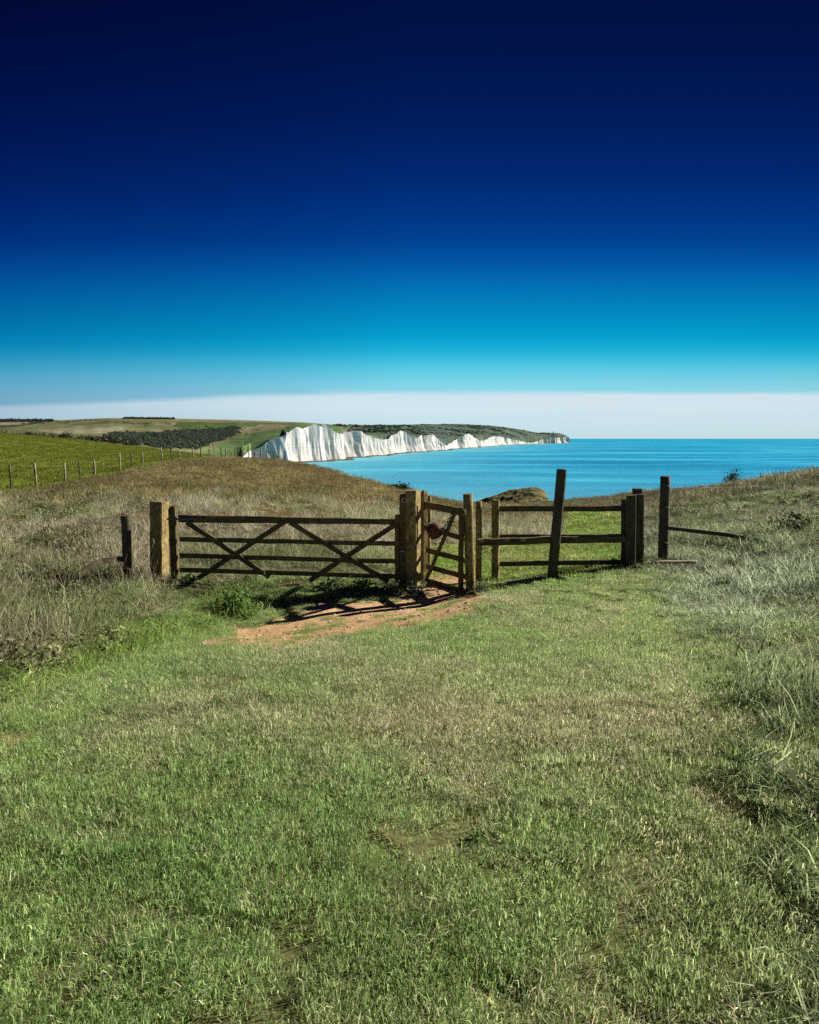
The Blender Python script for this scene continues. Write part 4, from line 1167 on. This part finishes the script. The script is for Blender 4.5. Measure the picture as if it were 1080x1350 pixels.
SCRUB = [(150, 573), (215, 573), (222, 570), (300, 565.5), (312, 563.5), (317, 566), (312, 574), (283, 583.5), (264, 590), (240, 594), (215, 592), (195, 586), (140, 579)]
selS = in_poly(qx + (nB[..., 0] - .5) * 14, qy, SCRUB)
woods('scrub_woodland', hill_points(selS, 3600, 5), 3.2, 7.0, (.036, .052, .036), (.09, .115, .08), 'dark scrub wood filling the valley side beyond the pasture')
ridge = (qx > 166) & (qx < 231) & (np.arange(nr + 2)[:, None] >= nr - 3) & (np.arange(nr + 2)[:, None] < nr)
woods('ridge_woodland', hill_points(ridge, 420, 6), 3.5, 6.5, (.02, .035, .018), (.045, .06, .03), 'dark strip of trees along the skyline of the downs')
ridge2 = (qx > -60) & (qx < 76) & (qy < 558) & (np.arange(nr + 2)[:, None] >= nr - 6) & (np.arange(nr + 2)[:, None] < nr)
woods('distant_woodland', hill_points(ridge2, 520, 7), 4, 8, (.02, .032, .02), (.04, .05, .035), 'dark trees on the skyline at the left edge')
selF = (qx > 440) & (qx < 742) & (fbm(wx / 260 + 2, wy / 260, 3) > .52) & (np.arange(nr + 2)[:, None] > 5) & (np.arange(nr + 2)[:, None] < nr)
woods('downland_scrub', hill_points(selF, 1100, 8), 4, 12, (.022, .045, .038), (.045, .075, .06), 'patches of dark scrub on the downs behind the cliffs', zs=.55)
selH = (qx > 20) & (qx < 400) & (qy > 552) & (qy < 575) & (fbm(wx / 200 + 30, wy / 200, 3) > .64)
woods('hillside_bushes', hill_points(selH, 130, 9), 2.0, 4.5, (.025, .04, .018), (.06, .07, .035), 'scattered bushes on the hillside above the valley')

# lighthouse on the far cap
lp = P(729.5, 571.5, 5650)
WHITE = mat_ground('white_render', (.2,), .05, (.9, 1.05))
lh = empty('lighthouse', (lp.x, lp.y, lp.z), 'tiny pale lighthouse tower on top of the farthest headland', 'lighthouse')
def set_col(me, c): col_attr(me, 'col', np.tile(c, (len(me.vertices), 1)))
me = lathe_mesh('tower', [(4.5, -6), (4.3, 0), (3.7, 9), (3.6, 12), (4.6, 12.3), (4.6, 13)], 16); set_col(me, (.45, .42, .36)); link('tower', me, WHITE, lh)
me = lathe_mesh('lantern', [(2.8, 13), (2.8, 16), (3.1, 16.2), (1.6, 18.4), (.2, 19.2)], 12); set_col(me, (.3, .3, .3)); link('lantern', me, WHITE, lh)

# ------------------------------------------------------------------ light, sky, camera
SUN_AZ, SUN_EL = R(66), R(28.5)          # azimuth from +Y towards +X
sd = Vector((math.sin(SUN_AZ) * math.cos(SUN_EL), math.cos(SUN_AZ) * math.cos(SUN_EL), math.sin(SUN_EL)))
sl_ = bpy.data.lights.new('sun', 'SUN'); sl_.energy = 5.0; sl_.angle = R(.53); sl_.color = (1.0, .93, .80)
so = bpy.data.objects.new('sun', sl_); COL.objects.link(so)
so.rotation_euler = (-sd).to_track_quat('-Z', 'Y').to_euler(); so.location = (30, 25, 80)

w = bpy.data.worlds.new('World'); scene.world = w; w.use_nodes = True
nt = w.node_tree; nt.nodes.clear()
out = N(nt, 'ShaderNodeOutputWorld'); bg = N(nt, 'ShaderNodeBackground'); bg.inputs['Strength'].default_value = .1
skyt = N(nt, 'ShaderNodeTexSky', sky_type='NISHITA'); skyt.sun_disc = False
skyt.sun_elevation = SUN_EL; skyt.sun_rotation = SUN_AZ; skyt.altitude = 40; skyt.air_density = 1.0; skyt.dust_density = .3; skyt.ozone_density = 2.5
# the deep, polarised blue of the photograph: the Nishita sky, flattened and tinted by elevation
def s2l(v): return tuple(((c / 255 + .055) / 1.055) ** 2.4 if c > 10 else c / 255 / 12.92 for c in v)
EXPO = 1.0
SKY = [   # elevation row (photo y), Nishita radiance there, wanted colour
 (-1000, (.9, 1.5, 2.7), (1, 10, 48)), (5, (1.156, 1.998, 3.558), (1, 15, 62)), (150, (1.333, 2.239, 3.961), (1, 26, 88)), (250, (1.604, 2.657, 4.465), (1, 42, 117)), (316, (1.861, 3.059, 4.924), (1, 63, 143)),
 (345, (2.045, 3.303, 5.164), (2, 84, 163)), (375, (2.239, 3.558, 5.41), (2, 108, 178)), (405, (2.495, 3.892, 5.578), (2, 130, 187)), (435, (2.825, 4.317, 5.835), (3, 150, 200)), (462, (3.241, 4.768, 6.011), (14, 174, 214)),
 (482, (3.623, 5.083, 6.011), (76, 197, 225)), (503, (4.102, 5.578, 6.011), (124, 210, 232)), (522, (4.768, 6.011, 5.749), (150, 216, 233)), (550, (5.663, 6.1, 4.924), (175, 215, 226)), (577, (5.749, 5.245, 3.756), (170, 212, 222))]
stops = []
for y_, nm, wt in SKY:
    v_ = (CY - y_) / F; dd = Vector((0, CP + v_ * SP, -SP + v_ * CP)).normalized()
    nl = nm; wl_ = [c * 10 / 2 ** EXPO for c in s2l(wt)]
    stops.append((max(0, dd.z) / .9, tuple(a_ / max(b_, .01) ** .7 / 5 for a_, b_ in zip(wl_, nl))))
stops.sort()
tc = N(nt, 'ShaderNodeTexCoord'); sp_ = N(nt, 'ShaderNodeSeparateXYZ'); L(nt, tc.outputs['Generated'], sp_.inputs[0])
zc_ = math_n(nt, 'MAXIMUM', sp_.outputs['Z'], 0.0); yc_ = math_n(nt, 'MAXIMUM', math_n(nt, 'ABSOLUTE', sp_.outputs['Y']), .6)
zp_ = math_n(nt, 'DIVIDE', zc_, math_n(nt, 'SQRT', math_n(nt, 'ADD', math_n(nt, 'MULTIPLY', zc_, zc_), math_n(nt, 'MULTIPLY', yc_, yc_))))
zf = math_n(nt, 'DIVIDE', zp_, .9)
tr = ramp(nt, zf, stops); tr.color_ramp.interpolation = 'B_SPLINE'
gm = N(nt, 'ShaderNodeGamma'); gm.inputs['Gamma'].default_value = .7; L(nt, skyt.outputs[0], gm.inputs['Color'])
tint = N(nt, 'ShaderNodeVectorMath', operation='MULTIPLY'); L(nt, gm.outputs[0], tint.inputs[0]); L(nt, tr.outputs[0], tint.inputs[1])
t5 = N(nt, 'ShaderNodeVectorMath', operation='SCALE'); t5.inputs['Scale'].default_value = 5; L(nt, tint.outputs[0], t5.inputs[0])
# darker away from the sun (polarised), from left to right
den = math_n(nt, 'MAXIMUM', math_n(nt, 'ABSOLUTE', sp_.outputs['Y']), .2)
u_ = math_n(nt, 'DIVIDE', sp_.outputs['X'], den)
un = math_n(nt, 'MAXIMUM', math_n(nt, 'MINIMUM', u_, 0.0), -.8); up_ = math_n(nt, 'MINIMUM', math_n(nt, 'MAXIMUM', u_, 0.0), .8)
cv = N(nt, 'ShaderNodeCombineXYZ')
for ch, (kn, kp) in enumerate(((.7, -.45), (.62, -.5), (.36, -.45))):
    L(nt, math_n(nt, 'ADD', math_n(nt, 'MULTIPLY', un, kn), math_n(nt, 'ADD', math_n(nt, 'MULTIPLY', up_, kp), 1.0)), cv.inputs[ch])
pol = N(nt, 'ShaderNodeVectorMath', operation='MULTIPLY'); L(nt, t5.outputs[0], pol.inputs[0]); L(nt, cv.outputs[0], pol.inputs[1]); t5 = pol
# a thin sheet of far cloud above the horizon, its edge dipping to the left
q_ = math_n(nt, 'DIVIDE', sp_.outputs['Z'], den)
dip = math_n(nt, 'MULTIPLY', math_n(nt, 'MINIMUM', math_n(nt, 'ADD', u_, .12), 0.0), .04)
mpc = N(nt, 'ShaderNodeMapping'); mpc.inputs['Scale'].default_value = (5, 5, 60); L(nt, tc.outputs['Generated'], mpc.inputs['Vector'])
cn = noise_tex(nt, mpc.outputs[0], 1.0, 6, .6)
edge_ = math_n(nt, 'ADD', math_n(nt, 'SUBTRACT', math_n(nt, 'ADD', dip, .0672), q_), math_n(nt, 'MULTIPLY', math_n(nt, 'SUBTRACT', cn.outputs['Fac'], .5), .011))
cm = N(nt, 'ShaderNodeMapRange', interpolation_type='SMOOTHSTEP'); setin(cm, From_Min=-.004, From_Max=.008); L(nt, edge_, cm.inputs['Value'])
thk = N(nt, 'ShaderNodeMapRange'); setin(thk, From_Min=.0, From_Max=.045, To_Min=.42, To_Max=.9); L(nt, q_, thk.inputs['Value'])
mpd = N(nt, 'ShaderNodeMapping'); mpd.inputs['Scale'].default_value = (2.5, 2.5, 40); L(nt, tc.outputs['Generated'], mpd.inputs['Vector'])
cn2 = noise_tex(nt, mpd.outputs[0], 1.0, 5, .6)
lf_ = N(nt, 'ShaderNodeMapRange'); setin(lf_, From_Min=-.6, From_Max=-.1, To_Min=.45, To_Max=1); L(nt, u_, lf_.inputs['Value'])
cf = math_n(nt, 'MULTIPLY', math_n(nt, 'MULTIPLY', cm.outputs[0], math_n(nt, 'MULTIPLY', thk.outputs[0], lf_.outputs[0])), math_n(nt, 'ADD', math_n(nt, 'MULTIPLY', cn2.outputs['Fac'], .5), .72))
cfc = math_n(nt, 'MINIMUM', cf, 1.0)
skyc = mixc(nt, cfc, t5.outputs[0], tuple(c * 10 / 2 ** EXPO for c in s2l((216, 230, 238))))
L(nt, skyc, bg.inputs['Color'])
L(nt, bg.outputs[0], out.inputs[0])

cam = bpy.data.cameras.new('camera'); co = bpy.data.objects.new('camera', cam); COL.objects.link(co)
co.location = (0, 0, EYE); co.rotation_euler = (math.pi / 2 - PITCH, 0, 0)
cam.sensor_fit = 'HORIZONTAL'; cam.sensor_width = 36; cam.lens = 36 * F / 1080
cam.clip_start = .05; cam.clip_end = 200000
scene.camera = co
scene.view_settings.view_transform = 'Standard'; scene.view_settings.look = 'None'
scene.view_settings.exposure = EXPO; scene.view_settings.gamma = 1.0
scene.cycles.use_denoising = False
scene.cycles.sample_clamp_direct = 4; scene.cycles.sample_clamp_indirect = 4
scene.cycles.max_bounces = 6; scene.cycles.transparent_max_bounces = 4
